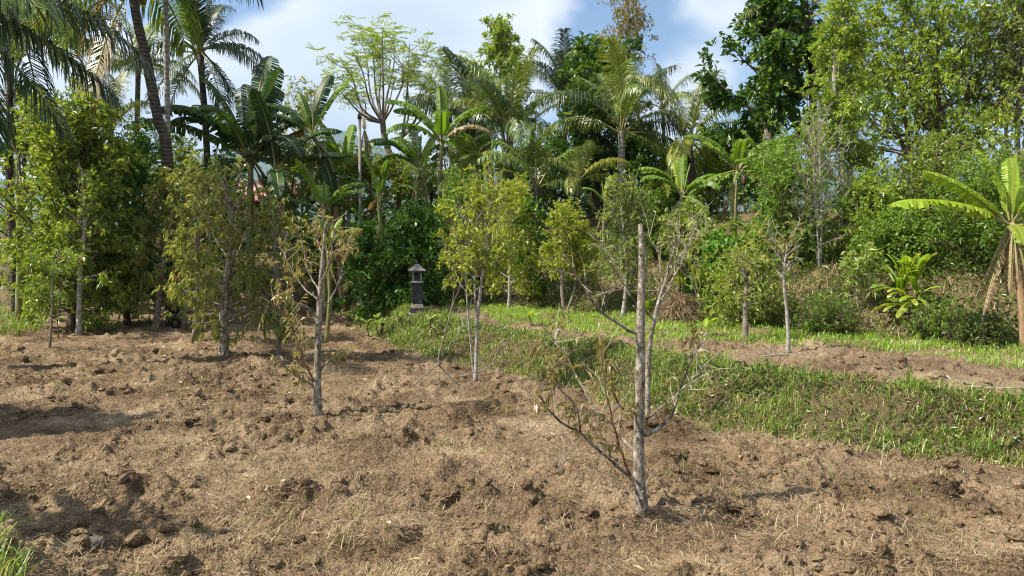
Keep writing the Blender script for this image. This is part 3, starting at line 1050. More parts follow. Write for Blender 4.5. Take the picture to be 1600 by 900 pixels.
def grow(r, trunk, R, t0, n1, L1, prof, e0, e1, n2, L2, N, lL, lW, spread=0.08, droop=0.15, bend=0.25, sec_r=0.006, out=0.6, dead=0.0, clump=0.0):
    """limbs, side twigs and leaves for one trunk (a polyline)"""
    T = resample(trunk, 24)
    rad = np.interp(np.linspace(0, 1, 24), np.linspace(0, 1, len(R)), R)
    limbs, segA, segB, segw = [], [], [], []
    twigs = MB()
    for i in range(n1):
        u = (i + r.uniform(0, 1)) / n1
        t = t0 + (1 - t0) * u
        k = t * 23
        k0 = int(min(k, 22))
        p0 = T[k0] + (T[k0 + 1] - T[k0]) * (k - k0)
        az = GOLD * i + r.uniform(-0.5, 0.5)
        L = L1 * PROF[prof](u) * r.uniform(0.72, 1.15)
        el = math.radians(e0 + (e1 - e0) * u + r.uniform(-10, 10))
        d = np.array((math.cos(az) * math.cos(el), math.sin(az) * math.cos(el), math.sin(el)))
        s = np.linspace(0, 1, 6)[:, None]
        wob = r.normal(0, 0.035 * L, (6, 3)) * s
        P = p0 + d * L * s + np.array((0, 0, 1.0)) * bend * L * s ** 2 + wob
        rb = min(0.5 * np.interp(t, np.linspace(0, 1, 24), rad), 0.02 * L + 0.006)
        limbs.append((P, np.linspace(rb, max(0.0035, rb * 0.25), 6)))
        m = max(2, int(n2 * (0.4 + 0.6 * L / L1)))
        bare = r.uniform() < dead
        for j in range(m):
            v = r.uniform(0.18, 1.0)
            q = v * 5
            q0 = int(min(q, 4))
            a = P[q0] + (P[q0 + 1] - P[q0]) * (q - q0)
            dd = unit(d * out + r.normal(size=3) * 0.75 + np.array((0, 0, 0.25)))
            l2 = L2 * r.uniform(0.5, 1.2) * (1.15 - 0.5 * v)
            b = a + dd * l2
            mid = (a + b) / 2 + r.normal(0, 0.08 * l2, 3)
            twigs.tube([a, mid, b], [sec_r, sec_r * 0.7, sec_r * 0.3], 3)
            if not bare:
                segA.append(a)
                segB.append(b)
                segw.append(l2 * r.uniform(0.05, 1.0) ** (2.2 if clump else 1.3))
    V, F = np.zeros((0, 3)), np.zeros((0, 3), int)
    if N and segA:
        A, B, w = np.array(segA), np.array(segB), np.array(segw)
        per = 5                                              # leaves sit in shoots along the twigs
        nc = max(1, N // per)
        N = nc * per
        ic = r.choice(len(A), nc, p=w / w.sum())
        idx = np.repeat(ic, per)
        f = np.repeat(1.08 - 0.9 * r.uniform(size=nc) ** 1.6, per)[:, None]
        P = A[idx] + (B[idx] - A[idx]) * f + np.repeat(r.normal(0, spread, (nc, 3)), per, 0) + r.normal(0, 0.16 * lL, (N, 3))
        cen = T[-1] * 0.5 + T[int(23 * t0)] * 0.5
        D = np.repeat(r.normal(size=(nc, 3)) * 0.5, per, 0) + unit(B[idx] - A[idx]) * 0.4 + r.normal(size=(N, 3)) * 0.62 + unit(P - cen) * 0.35 - np.array((0, 0, droop * 2))
        sz = np.repeat(r.uniform(0.7, 1.25, nc), per)
        V, F = leaves(P, D, lL * sz * r.uniform(0.55, 1.3, N), lW * sz * r.uniform(0.6, 1.25, N), r, 0.62, 0.18, droop)
    return T, rad, limbs, twigs, V, F


def tree(name, label, base, trunks, leafm, bark, seed, group=None, cat='tree', split=False, sides=9, cap=False, twigm=None, **kw):
    """trunks: list of (polyline relative to base, radii)"""
    r = np.random.default_rng(seed)
    o = thing(name, base, label, cat, group)
    tw, lf, br = MB(), MB(), MB()
    for pl, R in trunks:
        T, rad, limbs, twigs, V, F = grow(r, pl, R, **kw)
        rad = rad * (1 + r.normal(0, 0.05, 24))
        rad[0] *= 1.55
        rad[1] *= 1.12
        T[0, 2] -= 0.03
        mb = MB().tube(T, rad, sides, True)
        link('trunk', mb.mesh('trunk', M[bark], True), o)
        for P, q in limbs:
            if split:
                link('branch', MB().tube(P, q, 5).mesh('branch', M[bark], True), o)
            else:
                br.tube(P, q, 5)
        if twigs.n:
            tw.add(np.concatenate(twigs.V), np.concatenate(twigs.F[4]))
        if len(V):
            lf.add(V, F)
    if br.n:
        link('branches', br.mesh('branches', M[bark], True), o)
    if tw.n:
        link('twigs', tw.mesh('twigs', M[twigm or ('bark_brown' if kw['N'] * len(trunks) > 1500 else 'twig')]), o, kind='stuff')
    if lf.n:
        link('crown', lf.mesh('crown', M[leafm]), o, kind='stuff')
    return o


def ptree(name, label, bx, d, by, top_px, wpx, t0, leafm, bark, seed, r0=0.05, prof='ell', N=3000, leaf=(0.12, 0.05), n1=22, e=(10, 60), n2=8, L2=None, stems=1, mid=None, group=None, **kw):
    """tree whose foot is seen at (bx, by) (by None: on the ground at distance d), top at top_px"""
    if by is not None:
        base = gp(bx, by)
        d = base[1]
    else:
        x = at(bx, 400, d)[0]
        base = np.array((x, d, h1(x, d)))
    r = np.random.default_rng(seed + 900)
    top = at(top_px[0], top_px[1], d) - base
    L1 = wpx / 2 * d / F_PX
    top = top - np.array((0, 0, 0.75 * L1 * PROF[prof](1.0) * (math.sin(math.radians(e[1])) + kw.get('bend', 0.25))))
    H = top[2]
    tr = []
    for s in range(stems):
        off = np.array((0, 0, 0.0)) if s == 0 else np.array((r.uniform(-1, 1) * 0.10, r.uniform(-0.1, 0.1), 0))
        tp = top * (1 if s == 0 else r.uniform(0.75, 0.95)) + (np.zeros(3) if s == 0 else np.array((r.uniform(-1, 1), r.uniform(-1, 1), 0)) * L1 * 0.55)
        pts = [off, off + tp * 0.35 + r.normal(0, 0.02 * H, 3) * np.array((1, 1, 0)), off + tp * 0.7 + r.normal(0, 0.02 * H, 3) * np.array((1, 1, 0)), tp]
        if mid is not None and s == 0:
            pts = [off] + [at(mx, my, d) - base for mx, my in mid] + [tp]
        rr = r0 * (1 if s == 0 else 0.7)
        tr.append((np.array(pts), [rr * 1.25, rr, rr * 0.8, rr * 0.25]))
    return tree(name, label, base, tr, leafm, bark, seed, group=group, t0=t0, n1=n1, L1=L1, prof=prof, e0=e[0], e1=e[1], n2=n2, L2=L2 or L1 * 0.42, N=N // stems, lL=leaf[0], lW=leaf[1], **kw)


# --- palms: frond meshes of one metre, drawn in the x-z plane with their own droop
def curve_xz(e0, bend, n, pw=1.4):
    u = np.linspace(0, 1, n)
    a = np.radians(e0 - bend * u ** pw)
    st = 1.0 / (n - 1)
    x = np.concatenate([[0], np.cumsum(np.cos(a[:-1]) * st)])
    z = np.concatenate([[0], np.cumsum(np.sin(a[:-1]) * st)])
    return u, np.stack([x, np.zeros(n), z], -1), a


def frond_mesh(e0, bend, seed, nl=76, ll=0.235, hang=0.5, wid=0.0058, ragged=0.1):
    r = np.random.default_rng(seed)
    u, C, a = curve_xz(e0, bend, 26)
    st = MB().tube(C, 0.011 * (1 - u) ** 0.8 + 0.0018, 4)
    lf = MB()
    us = np.linspace(0.16, 0.995, nl)
    for sgn in (-1, 1):
        u0 = us + r.uniform(-0.004, 0.004, nl)
        keep = r.uniform(size=nl) > ragged
        u0 = u0[keep]
        n = len(u0)
        P = np.stack([np.interp(u0, u, C[:, k]) for k in range(3)], -1)
        aa = np.interp(u0, u, a)
        Tn = np.stack([np.cos(aa), np.zeros(n), np.sin(aa)], -1)
        Up = np.stack([-np.sin(aa), np.zeros(n), np.cos(aa)], -1)
        q = (u0 - 0.16) / 0.84
        L = ll * (0.45 + 0.95 * np.sin(np.clip(q * 0.86 + 0.12, 0, 1) * PI) ** 0.8) * r.uniform(0.8, 1.1, n)
        side = np.array((0, sgn, 0.0))
        fw = (0.55 + 0.5 * q)[:, None]
        D1 = unit(side + Tn * fw + Up * 0.28 + r.normal(0, 0.07, (n, 3)))
        D2 = unit(D1 * 0.8 + np.array((0, 0, -1.0)) * (hang * r.uniform(0.6, 1.5, n))[:, None])
        D3 = unit(D2 * 0.7 + np.array((0, 0, -1.0)) * (hang * r.uniform(0.6, 1.7, n))[:, None])
        A = P
        B = A + D1 * (L * 0.35)[:, None]
        Cc = B + D2 * (L * 0.35)[:, None]
        E = Cc + D3 * (L * 0.30)[:, None]
        S = unit(np.cross(D1, Up)) * wid
        V = np.stack([A - S * 0.5, A + S * 0.5, B + S, B - S, Cc + S * 0.85, Cc - S * 0.85, E], 1).reshape(-1, 3)
        b = np.arange(n)[:, None] * 7
        lf.add(V, np.concatenate([b + np.array((0, 1, 2, 3)), b + np.array((3, 2, 4, 5))]), b + np.array((5, 4, 6)))
    return lf.mesh('frond', M['palm']), st.mesh('stalk', M['rachis'], True)


FROND = {}
for k, (e0, bd, hg) in {'spear': (86, 14, 0.12), 'up': (76, 46, 0.75), 'mid': (54, 80, 1.0), 'arch': (28, 88, 1.15), 'low': (-4, 62, 1.2), 'hang': (-42, 38, 0.8), 'slope': (-20, 26, 1.1)}.items():
    FROND[k] = [frond_mesh(e0 + s, bd - s, 100 + len(FROND) * 7 + j, hang=hg, ragged=0.06 + 0.1 * j) for j, s in enumerate((0, 7, -7))]
FROND['dead'] = [frond_mesh(-68, 20, 301 + j, 52, 0.20, 1.6, 0.006, 0.25) for j in range(3)]


def put_leaf(name, pair, parent, loc, az, scale, mat, r, sub='stalk', tilt=0.08):
    me, st = pair
    o = bpy.data.objects.new(name, me)
    COL.objects.link(o)
    o.parent = parent
    o.location = [float(c) for c in loc]
    o.rotation_euler = (float(r.normal(0, tilt)), float(r.normal(0, tilt)), float(az))
    o.scale = (scale, scale * float(r.uniform(0.88, 1.12)), scale)
    o.material_slots[0].link = 'OBJECT'
    o.material_slots[0].material = M[mat]
    if st is not None:
        s = bpy.data.objects.new(sub, st)
        COL.objects.link(s)
        s.parent = o
    return o


DEF = ['spear', 'up', 'up', 'up', 'mid', 'mid', 'mid', 'mid', 'arch', 'arch', 'arch', 'arch', 'low', 'low', 'low', 'hang']


def palm(label, crown, d, L, seed, mat='palm', base_px=None, r0=0.13, kinds=DEF, extra=(), bark='palm_trunk', mats=None, nuts=0, name='coconut_palm', mid=None, group=None, bd=None, cat='palm'):
    r = np.random.default_rng(seed)
    C = at(crown[0], crown[1], d)
    bd = bd or d
    bx = at(base_px if base_px is not None else crown[0], 380, bd)[0]
    base = np.array((bx, bd, h1(bx, bd)))
    o = thing(name, base, label, cat, group)
    top = C - base
    pts = [np.zeros(3)] + ([at(mx, my, d) - base for mx, my in mid] if mid else [top * 0.5 + np.array((r.normal(0, 0.02), 0, 0)) * top[2]]) + [top]
    if top[2] > 0.35:
        P = resample(pts, 22)
        rad = np.interp(np.linspace(0, 1, 22), [0, 0.06, 0.9, 1], [r0 * 1.35, r0, r0 * 0.78, r0 * 0.9])
        link('trunk', MB().tube(P, rad * (1 + r.normal(0, 0.02, 22)), 10, True).mesh('trunk', M[bark], True), o)
        # old leaf bases
        mb = MB()
        for k in range(12):
            a = GOLD * k
            q = top + np.array((math.cos(a), math.sin(a), 0)) * r0 * 0.6 + np.array((0, 0, -0.25 + 0.03 * k)) * L / 4
            mb.tube([q, q + np.array((math.cos(a) * 0.12, math.sin(a) * 0.12, 0.22)) * L / 4], [0.05 * L / 4, 0.02 * L / 4], 4)
        link('leaf_bases', mb.mesh('leaf_bases', M['rachis']), o)
    a0 = r.uniform(0, 6.28)
    todo = [(k, a0 + GOLD * i + r.uniform(-0.25, 0.25), 1.0, None) for i, k in enumerate(kinds)] + [(e + (1.0, None))[:4] if len(e) == 2 else (e + (None,))[:4] for e in extra]
    for i, (k, az, s, m_) in enumerate(todo):
        if i >= len(kinds):
            az = math.radians(az)
        mm = m_ or ('palm_dead' if k == 'dead' else (mats[i % len(mats)] if mats else mat))
        sc = L * s * (0.62 if k == 'spear' else 1.0) * r.uniform(0.85, 1.1)
        put_leaf('frond', FROND[k][r.integers(0, 3)], o, top + np.array((math.cos(az), math.sin(az), 0)) * r0 * 0.4 + np.array((0, 0, r.uniform(-0.03, 0.05) * L)), az, sc, mm, r)
    for k in range(nuts):
        a = 0.8 * k + 0.3
        q = top + np.array((math.cos(a) * 0.32, math.sin(a) * 0.32, -0.18 - 0.1 * (k % 3)))
        v = ICO_V * np.array((0.11, 0.11, 0.14)) + q
        link('coconut', mesh_from('coconut', v, [ICO_F], M['coconut'], True), o)
    return o


# --- bananas
def banana_leaf(e0, bend, seed, torn=0.5, W=0.16, ns=34, pet=0.13, vee=16, pw=1.5):
    r = np.random.default_rng(seed)
    u, C, a = curve_xz(e0, bend, 24, pw)
    st = MB().tube(C, 0.015 * (1 - u) ** 0.7 + 0.002, 5)
    lf = MB()
    for sgn in (-1, 1):
        edges = np.linspace(pet, 1.0, ns + 1)
        edges[1:-1] += r.uniform(-0.45, 0.45, ns - 1) * (1 - pet) / ns * (1 if torn else 0)
        dr = 0.0
        for k in range(ns):
            ua, ub = edges[k], edges[k + 1]
            tear = r.uniform() < torn
            if tear:
                dr = r.uniform(-10, 38)
                ub -= (ub - ua) * r.uniform(0.03, 0.2)
            V = []
            pl = r.uniform(-4.5, 4.5)                              # pleats of the blade
            for q, uu in enumerate((ua, ub)):
                p = np.array([np.interp(uu, u, C[:, c]) for c in range(3)])
                aa = np.interp(uu, u, a)
                T = np.array((math.cos(aa), 0, math.sin(aa)))
                U = np.array((-math.sin(aa), 0, math.cos(aa)))
                s = (uu - pet) / (1 - pet)
                w = W * min(1.0, (s / 0.13) ** 0.6 if s < 0.13 else 1.0) * (max(0.0, 1 - max(0, (s - 0.72) / 0.28) ** 2.2)) ** 0.5
                w = max(w, 0.004)
                v1 = math.radians(vee)
                v2 = math.radians(vee - 44 - dr + (pl if q else -pl))
                y = np.array((0, sgn, 0.0))
                fwd = T * 0.12
                m = p + (y * math.cos(v1) + U * math.sin(v1) + fwd) * w * 0.5
                e = m + (y * math.cos(v2) + U * math.sin(v2) + fwd) * w * 0.5
                if tear:
                    e = e + np.array((0, 0, -1.0)) * w * 0.12 * r.uniform()
                V += [p, m, e]
            lf.add(np.array(V), [(0, 1, 4, 3), (1, 2, 5, 4)])
    return lf.mesh('leaf', M['ban'], False), st.mesh('midrib', M['rachis'], True)


BLEAF = {}
for k, (e0, bd) in {'spear': (87, 8), 'up': (78, 34), 'mid': (58, 80), 'arch': (40, 100), 'flat': (24, 40), 'rise': (44, 26), 'low': (-5, 60), 'hang': (-55, 28)}.items():
    BLEAF[k] = [banana_leaf(e0, bd, 400 + 11 * len(BLEAF) + j, torn=(0.35, 0.65, 0.9)[j] if k != 'spear' else 0.0, W=0.05 if k == 'spear' else 0.145) for j in range(3)]
BLEAF['dry'] = [banana_leaf(-72 + 6 * j, 14, 470 + j, torn=0.9, W=0.06, vee=-30) for j in range(3)]
BDEF = ['spear', 'up', 'up', 'mid', 'mid', 'mid', 'arch', 'arch', 'low']


def banana(label, crown, d, L, seed, mat='ban', base=None, kinds=BDEF, extra=(), r0=0.10, dry=3, stem='stem_ban', torn=None, group=None, bud=False, mid=None, rot=None):
    r = np.random.default_rng(seed)
    C = at(crown[0], crown[1], d)
    b = base if base is not None else (crown[0], None)
    if b[1] is not None:
        bp = gp(b[0], b[1])
    else:
        bx = at(b[0], 380, d)[0]
        bp = np.array((bx, d, h1(bx, d)))
    o = thing('banana_plant', bp, label, 'banana plant', group)
    top = C - bp
    if top[2] > 0.15:
        P = resample([np.zeros(3)] + ([at(mx, my, d) - bp for mx, my in mid] if mid else [top * 0.5 + np.array((r.normal(0, 0.02), 0, 0)) * top[2]]) + [top], 12)
        rad = np.linspace(r0 * 1.1, r0 * 0.6, 12) * (1 + r.normal(0, 0.05, 12))
        link('pseudostem', MB().tube(P, rad, 10, True).mesh('pseudostem', M[stem], True), o)
    a0 = r.uniform(0, 6.28) if rot is None else math.radians(rot)
    todo = [(k, a0 + GOLD * i + r.uniform(-0.3, 0.3), 1.0, None) for i, k in enumerate(kinds)] + [(e[0], math.radians(e[1]), e[2] if len(e) > 2 else 1.0, e[3] if len(e) > 3 else None) for e in extra]
    for k, az, s, m_ in todo:
        j = r.integers(0, 3) if torn is None else torn
        put_leaf('leaf', BLEAF[k][j], o, top + np.array((math.cos(az), math.sin(az), 0)) * r0 * 0.3 + np.array((0, 0, r.uniform(-0.05, 0.04))), az, L * s * (0.6 if k == 'spear' else 1.0) * r.uniform(0.88, 1.08), m_ or mat, r, 'midrib')
    for k in range(dry):
        az = a0 + 2.1 * k + r.uniform(-0.5, 0.5)
        put_leaf('dry_leaf', BLEAF['dry'][r.integers(0, 3)], o, top * r.uniform(0.82, 0.98) + np.array((math.cos(az), math.sin(az), 0)) * r0 * 0.7, az, min(L * 0.75, max(0.5, top[2] * 0.95)) * r.uniform(0.6, 1), 'ban_dry', r, 'midrib')
    if bud:
        q = top + np.array((0.12, -0.22, -0.12))
        link('flower_stalk', MB().tube([top, top + np.array((0.07, -0.16, 0.1)), q], [0.03, 0.025, 0.02], 5).mesh('flower_stalk', M['stem_ban'], True), o)
        zz = np.linspace(0, 1, 8)
        link('flower_bud', MB().tube([q + np.array((0, 0, -0.28 * z)) for z in zz], 0.065 * np.sin(np.clip(zz, 0.03, 0.97) * PI) ** 0.7, 8).mesh('flower_bud', M['purple'], True), o)
    return o


# --- rosettes of lance-shaped leaves
LANCE = {k: [banana_leaf(e0, bd, 520 + 5 * i + j, torn=0.0, W=w, ns=9, pet=0.05, vee=18) for j in range(2)] for i, (k, (e0, bd, w)) in enumerate({'up': (70, 60, 0.10), 'mid': (45, 85, 0.10), 'low': (12, 75, 0.10), 'wide': (60, 70, 0.2), 'strap': (62, 90, 0.045)}.items())}


def rosette(name, label, base, n, H, L, mats, seed, kinds=('up', 'mid', 'low'), cat='plant', group=None, stem='bark_brown', spread=0.1, stems=1):
    r = np.random.default_rng(seed)
    o = thing(name, base, label, cat, group)
    tops = []
    for s in range(stems):
        off = np.array((r.uniform(-1, 1), r.uniform(-1, 1), 0)) * spread * (stems > 1)
        lean = np.array((r.uniform(-0.2, 0.2), r.uniform(-0.2, 0.2), 1.0)) * H * r.uniform(0.75, 1.1)
        P = resample([off, off + lean * 0.5 + np.array((r.normal(0, 0.02), 0, 0)), off + lean], 6)
        link('stem', MB().tube(P, np.linspace(0.018, 0.010, 6), 5).mesh('stem', M[stem], True), o)
        tops.append((off, lean))
    for i in range(n):
        off, lean = tops[i % stems]
        f = r.uniform(0.35, 1.0)
        k = kinds[min(int((1 - f) / 0.65 * len(kinds)), len(kinds) - 1)]
        az = GOLD * i + r.uniform(-0.3, 0.3)
        put_leaf('leaf', (LANCE[k][r.integers(0, 2)][0], None), o, off + lean * f, az, L * r.uniform(0.7, 1.15), mats[r.integers(0, len(mats))], r, 'midrib', 0.2)
    return o
# ------------------------------------------------------------------ palms
PALMS = 'coconut palms behind the field'
palm('tall dark coconut palm with leaning trunk whose crown leaves the frame', (206, -22), 20, 4.3, 1, 'palm', 268, 0.15, mid=[(262, 250), (247, 185), (229, 95), (214, 30)], nuts=7, kinds=['up', 'mid', 'arch', 'mid', 'arch', 'up', 'arch'],
     extra=[('low', 196, 0.75, 'palm_light'), ('hang', 205, 0.55, 'palm_rust'), ('dead', 250, 0.85, 'palm_dead'), ('low', 172, 0.8, 'palm'), ('arch', 160, 1.0, 'palm_dark'), ('arch', 20, 0.9, 'palm_dark')], group=PALMS)
palm('thin straight grey palm trunk rising out of the frame beside the leaning palm', (256, -230), 22, 2.2, 2, 'palm', 263, 0.085, bark='palm_trunk_grey', kinds=['up', 'mid', 'mid', 'arch', 'arch', 'low'], name='areca_palm', mid=[(262, 200), (259, 20)])
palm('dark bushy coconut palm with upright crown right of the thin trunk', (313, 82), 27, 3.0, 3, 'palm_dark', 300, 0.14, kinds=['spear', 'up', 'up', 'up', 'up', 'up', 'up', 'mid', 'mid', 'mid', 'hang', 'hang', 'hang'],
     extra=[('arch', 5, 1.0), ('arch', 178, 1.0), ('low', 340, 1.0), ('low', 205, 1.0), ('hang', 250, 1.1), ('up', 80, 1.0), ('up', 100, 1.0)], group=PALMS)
palm('pale drooping coconut palm seen behind the leaning trunk', (216, 104), 32, 3.1, 4, 'palm_light', 219, 0.13, kinds=['spear', 'up', 'mid', 'arch', 'arch', 'low'],
     extra=[('arch', 180, 1.0), ('arch', 172, 1.1), ('mid', 190, 1.0), ('arch', 2, 0.95), ('low', 350, 0.8), ('low', 200, 1.0)], group=PALMS)
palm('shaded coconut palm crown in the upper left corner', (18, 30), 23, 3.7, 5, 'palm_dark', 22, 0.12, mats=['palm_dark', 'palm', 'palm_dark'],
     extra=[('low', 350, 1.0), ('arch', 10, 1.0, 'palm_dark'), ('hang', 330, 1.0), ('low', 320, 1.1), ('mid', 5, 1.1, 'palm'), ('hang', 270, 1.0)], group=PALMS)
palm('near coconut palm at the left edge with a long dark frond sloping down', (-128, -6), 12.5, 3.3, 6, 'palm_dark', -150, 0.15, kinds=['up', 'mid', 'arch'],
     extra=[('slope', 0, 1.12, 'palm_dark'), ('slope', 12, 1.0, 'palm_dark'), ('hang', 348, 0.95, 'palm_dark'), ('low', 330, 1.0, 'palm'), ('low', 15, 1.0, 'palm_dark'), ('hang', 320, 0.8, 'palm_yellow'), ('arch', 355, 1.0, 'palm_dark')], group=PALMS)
palm('young yellow green palm between the dense tree and the leaning palm', (172, 205), 25, 2.1, 7, 'palm_yellow', 172, 0.1, kinds=['spear', 'up', 'up', 'up', 'up', 'mid', 'mid', 'arch'], group=PALMS)
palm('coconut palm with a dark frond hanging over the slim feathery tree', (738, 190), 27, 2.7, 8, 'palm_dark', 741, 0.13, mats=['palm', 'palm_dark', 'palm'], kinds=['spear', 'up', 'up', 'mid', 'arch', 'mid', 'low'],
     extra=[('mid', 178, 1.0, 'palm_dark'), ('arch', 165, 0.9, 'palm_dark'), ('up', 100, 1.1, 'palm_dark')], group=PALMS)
palm('large coconut palm with dense mixed crown left of the dark palm', (797, 205), 26, 2.9, 9, 'palm', 800, 0.15, mats=['palm', 'palm_yellow', 'palm', 'palm_dark'], kinds=['spear', 'up', 'up', 'up', 'up', 'up', 'mid', 'mid', 'mid', 'mid', 'arch', 'arch', 'low', 'hang'], group=PALMS)
palm('slim dark coconut palm with feather duster crown between two greener palms', (884, 160), 31, 2.9, 10, 'palm_dark', 888, 0.13, kinds=['spear', 'up', 'up', 'up', 'up', 'up', 'up', 'mid', 'mid', 'mid', 'low', 'low', 'hang'], extra=[('arch', 182, 0.9), ('up', 90, 1.1)], group=PALMS)
palm('coconut palm with clear grey trunk and wide crown in the middle', (971, 205), 25, 2.9, 12, 'palm', 972, 0.14, bark='palm_trunk_grey', mats=['palm', 'palm', 'palm_yellow', 'palm_dark'],
     kinds=['spear', 'up', 'up', 'up', 'up', 'mid', 'mid', 'mid', 'low'], extra=[('arch', 180, 1.0, 'palm_light'), ('arch', 5, 0.9, 'palm_dark'), ('low', 350, 0.9, 'palm_dark'), ('up', 75, 1.05), ('mid', 10, 0.9), ('low', 30, 0.8)], group=PALMS)
palm('yellowing coconut palm left of the tall dark breadfruit tree', (1076, 222), 25, 2.6, 13, 'palm', 1078, 0.14, mats=['palm', 'palm_yellow', 'palm_light'], kinds=['spear', 'up', 'up', 'up', 'up', 'mid', 'mid', 'low', 'hang', 'hang'],
     extra=[('mid', 5, 1.2, 'palm_light'), ('arch', 10, 0.8, 'palm_yellow'), ('hang', 200, 0.8, 'palm_yellow'), ('low', 340, 0.8, 'palm_yellow'), ('dead', 180, 0.7)], group=PALMS)
palm('young palm with long arching fronds low in the middle', (838, 292), 24, 2.4, 14, 'palm', 838, 0.12, kinds=['up', 'up', 'up', 'mid', 'arch'], extra=[('mid', 180, 1.0, 'palm_light'), ('mid', 10, 1.0), ('arch', 200, 0.8, 'palm_dead')], group=PALMS)
palm('small yellow green palm with drooping fronds on the crest', (904, 283), 24, 1.7, 15, 'palm_yellow', 905, 0.08, kinds=['spear', 'up', 'mid', 'mid', 'mid', 'arch', 'arch', 'arch'], group=PALMS)
palm('small pale green palm beside the banana clump on the crest', (724, 300), 25, 2.0, 16, 'palm_light', 724, 0.09, kinds=['spear', 'up', 'up', 'mid', 'mid', 'arch', 'arch'], group=PALMS)
palm('palm with dead brown hanging fronds behind the tall yellow green tree', (1264, 20), 23, 2.2, 17, 'palm_light', 1262, 0.13, kinds=['spear', 'up', 'mid', 'mid', 'arch'], extra=[('dead', 200, 0.9), ('dead', 300, 0.8), ('dead', 180, 1.0), ('hang', 190, 0.7, 'palm_dead')], group=PALMS)
palm('far bluish green palm beside the pole', (545, 285), 42, 3.0, 18, 'palm_light', 545, 0.12, kinds=['spear', 'up', 'up', 'mid', 'mid', 'arch'], group=PALMS)
palm('shaded palm low behind the leaning trunk with fan of fronds', (255, 268), 27, 2.3, 19, 'palm', 256, 0.1, kinds=['up', 'mid', 'mid', 'arch', 'arch', 'arch', 'low'], group=PALMS)

palm('slim far palm left of the dark hanging frond', (703, 165), 36, 2.5, 23, 'palm', 704, 0.11, kinds=['spear', 'up', 'up', 'mid', 'mid', 'arch', 'arch', 'low'], group=PALMS)
palm('slim far palm just right of the slim dark palm', (920, 150), 38, 2.6, 24, 'palm', 921, 0.11, kinds=['spear', 'up', 'up', 'up', 'mid', 'mid', 'arch', 'low'], group=PALMS)
palm('slim far palm between the clear trunk palm and the yellowing palm', (1036, 168), 37, 2.5, 25, 'palm_light', 1036, 0.11, kinds=['spear', 'up', 'up', 'mid', 'mid', 'arch', 'arch'], group=PALMS)
palm('dark palm half hidden behind the umbrella banana', (752, 235), 30, 3.0, 20, 'palm', 752, 0.13, kinds=['spear', 'up', 'up', 'mid', 'mid', 'mid', 'arch', 'arch', 'low'], group=PALMS)

# ------------------------------------------------------------------ banana plants
BG = 'banana plants on the rise'
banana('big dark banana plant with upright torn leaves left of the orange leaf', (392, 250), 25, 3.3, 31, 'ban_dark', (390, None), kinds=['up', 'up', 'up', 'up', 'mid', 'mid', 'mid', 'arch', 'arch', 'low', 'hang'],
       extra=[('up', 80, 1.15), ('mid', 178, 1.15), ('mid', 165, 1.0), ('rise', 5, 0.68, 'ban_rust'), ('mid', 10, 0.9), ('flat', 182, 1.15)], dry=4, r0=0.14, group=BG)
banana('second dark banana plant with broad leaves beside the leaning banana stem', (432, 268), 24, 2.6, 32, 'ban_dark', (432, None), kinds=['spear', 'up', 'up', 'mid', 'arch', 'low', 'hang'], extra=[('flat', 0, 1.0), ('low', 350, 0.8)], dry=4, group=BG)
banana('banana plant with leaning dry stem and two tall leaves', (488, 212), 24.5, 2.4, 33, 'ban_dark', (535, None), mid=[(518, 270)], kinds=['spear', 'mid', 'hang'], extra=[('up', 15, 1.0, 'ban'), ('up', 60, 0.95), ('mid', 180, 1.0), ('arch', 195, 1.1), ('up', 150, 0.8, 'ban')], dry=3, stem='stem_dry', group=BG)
banana('small banana plant in front of the leaning stem', (506, 330), 22, 1.7, 34, 'ban', (506, None), kinds=['spear', 'up', 'mid', 'mid'], extra=[('flat', 180, 1.1, 'ban_dark'), ('mid', 20, 1.0)], dry=2, group=BG)
banana('banana plant with green umbrella of leaves on a tall stem in the middle', (690, 222), 25, 2.1, 35, 'ban', (692, None), kinds=['spear', 'up', 'mid', 'arch'], extra=[('mid', 180, 1.0), ('mid', 172, 1.15), ('arch', 185, 1.0), ('mid', 8, 1.0), ('arch', 350, 0.9, 'ban_dry'), ('up', 90, 0.6, 'ban_bright')], dry=4, group=BG)
banana('shorter banana plant with two stems left of the umbrella banana', (655, 262), 25, 1.8, 36, 'ban', (650, None), kinds=['spear', 'up', 'mid', 'mid', 'arch'], extra=[('mid', 178, 1.0, 'ban_dark'), ('mid', 170, 1.1), ('up', 40, 0.9, 'ban_bright')], dry=4, group=BG)
banana('small banana plant with yellow old leaf near the grey pole', (592, 312), 24, 1.5, 37, 'ban', (592, None), kinds=['spear', 'up', 'up'], extra=[('mid', 178, 1.2, 'ban_dark'), ('arch', 0, 1.0), ('low', 250, 0.5, 'ban_rust')], dry=1, group=BG)
banana('dead banana trunk with shredded top beside the grey pole', (570, 205), 25.5, 1.3, 38, 'ban_dry', (578, None), kinds=['spear'], extra=[('dry', 90, 0.8), ('dry', 200, 0.7), ('dry', 330, 0.6), ('up', 110, 0.5)], dry=4, stem='stem_dry', r0=0.08, group=BG)
banana('banana plant with one sunlit leaf between the young palms', (768, 262), 24.5, 1.5, 39, 'ban', (768, None), kinds=['spear', 'arch'], extra=[('mid', 20, 1.0, 'ban_bright'), ('mid', 185, 0.9), ('low', 350, 0.9)], dry=2, group=BG)
banana('young banana plant with upright sunlit leaves below the yellowing palm', (1066, 305), 20, 1.55, 40, 'ban', (1066, None), kinds=['spear', 'mid', 'arch'], extra=[('up', 95, 0.8, 'ban_bright'), ('mid', 172, 1.05), ('mid', 185, 0.9), ('mid', 10, 0.95), ('low', 300, 0.7), ('up', 60, 0.8)], dry=3, torn=1, group=BG)
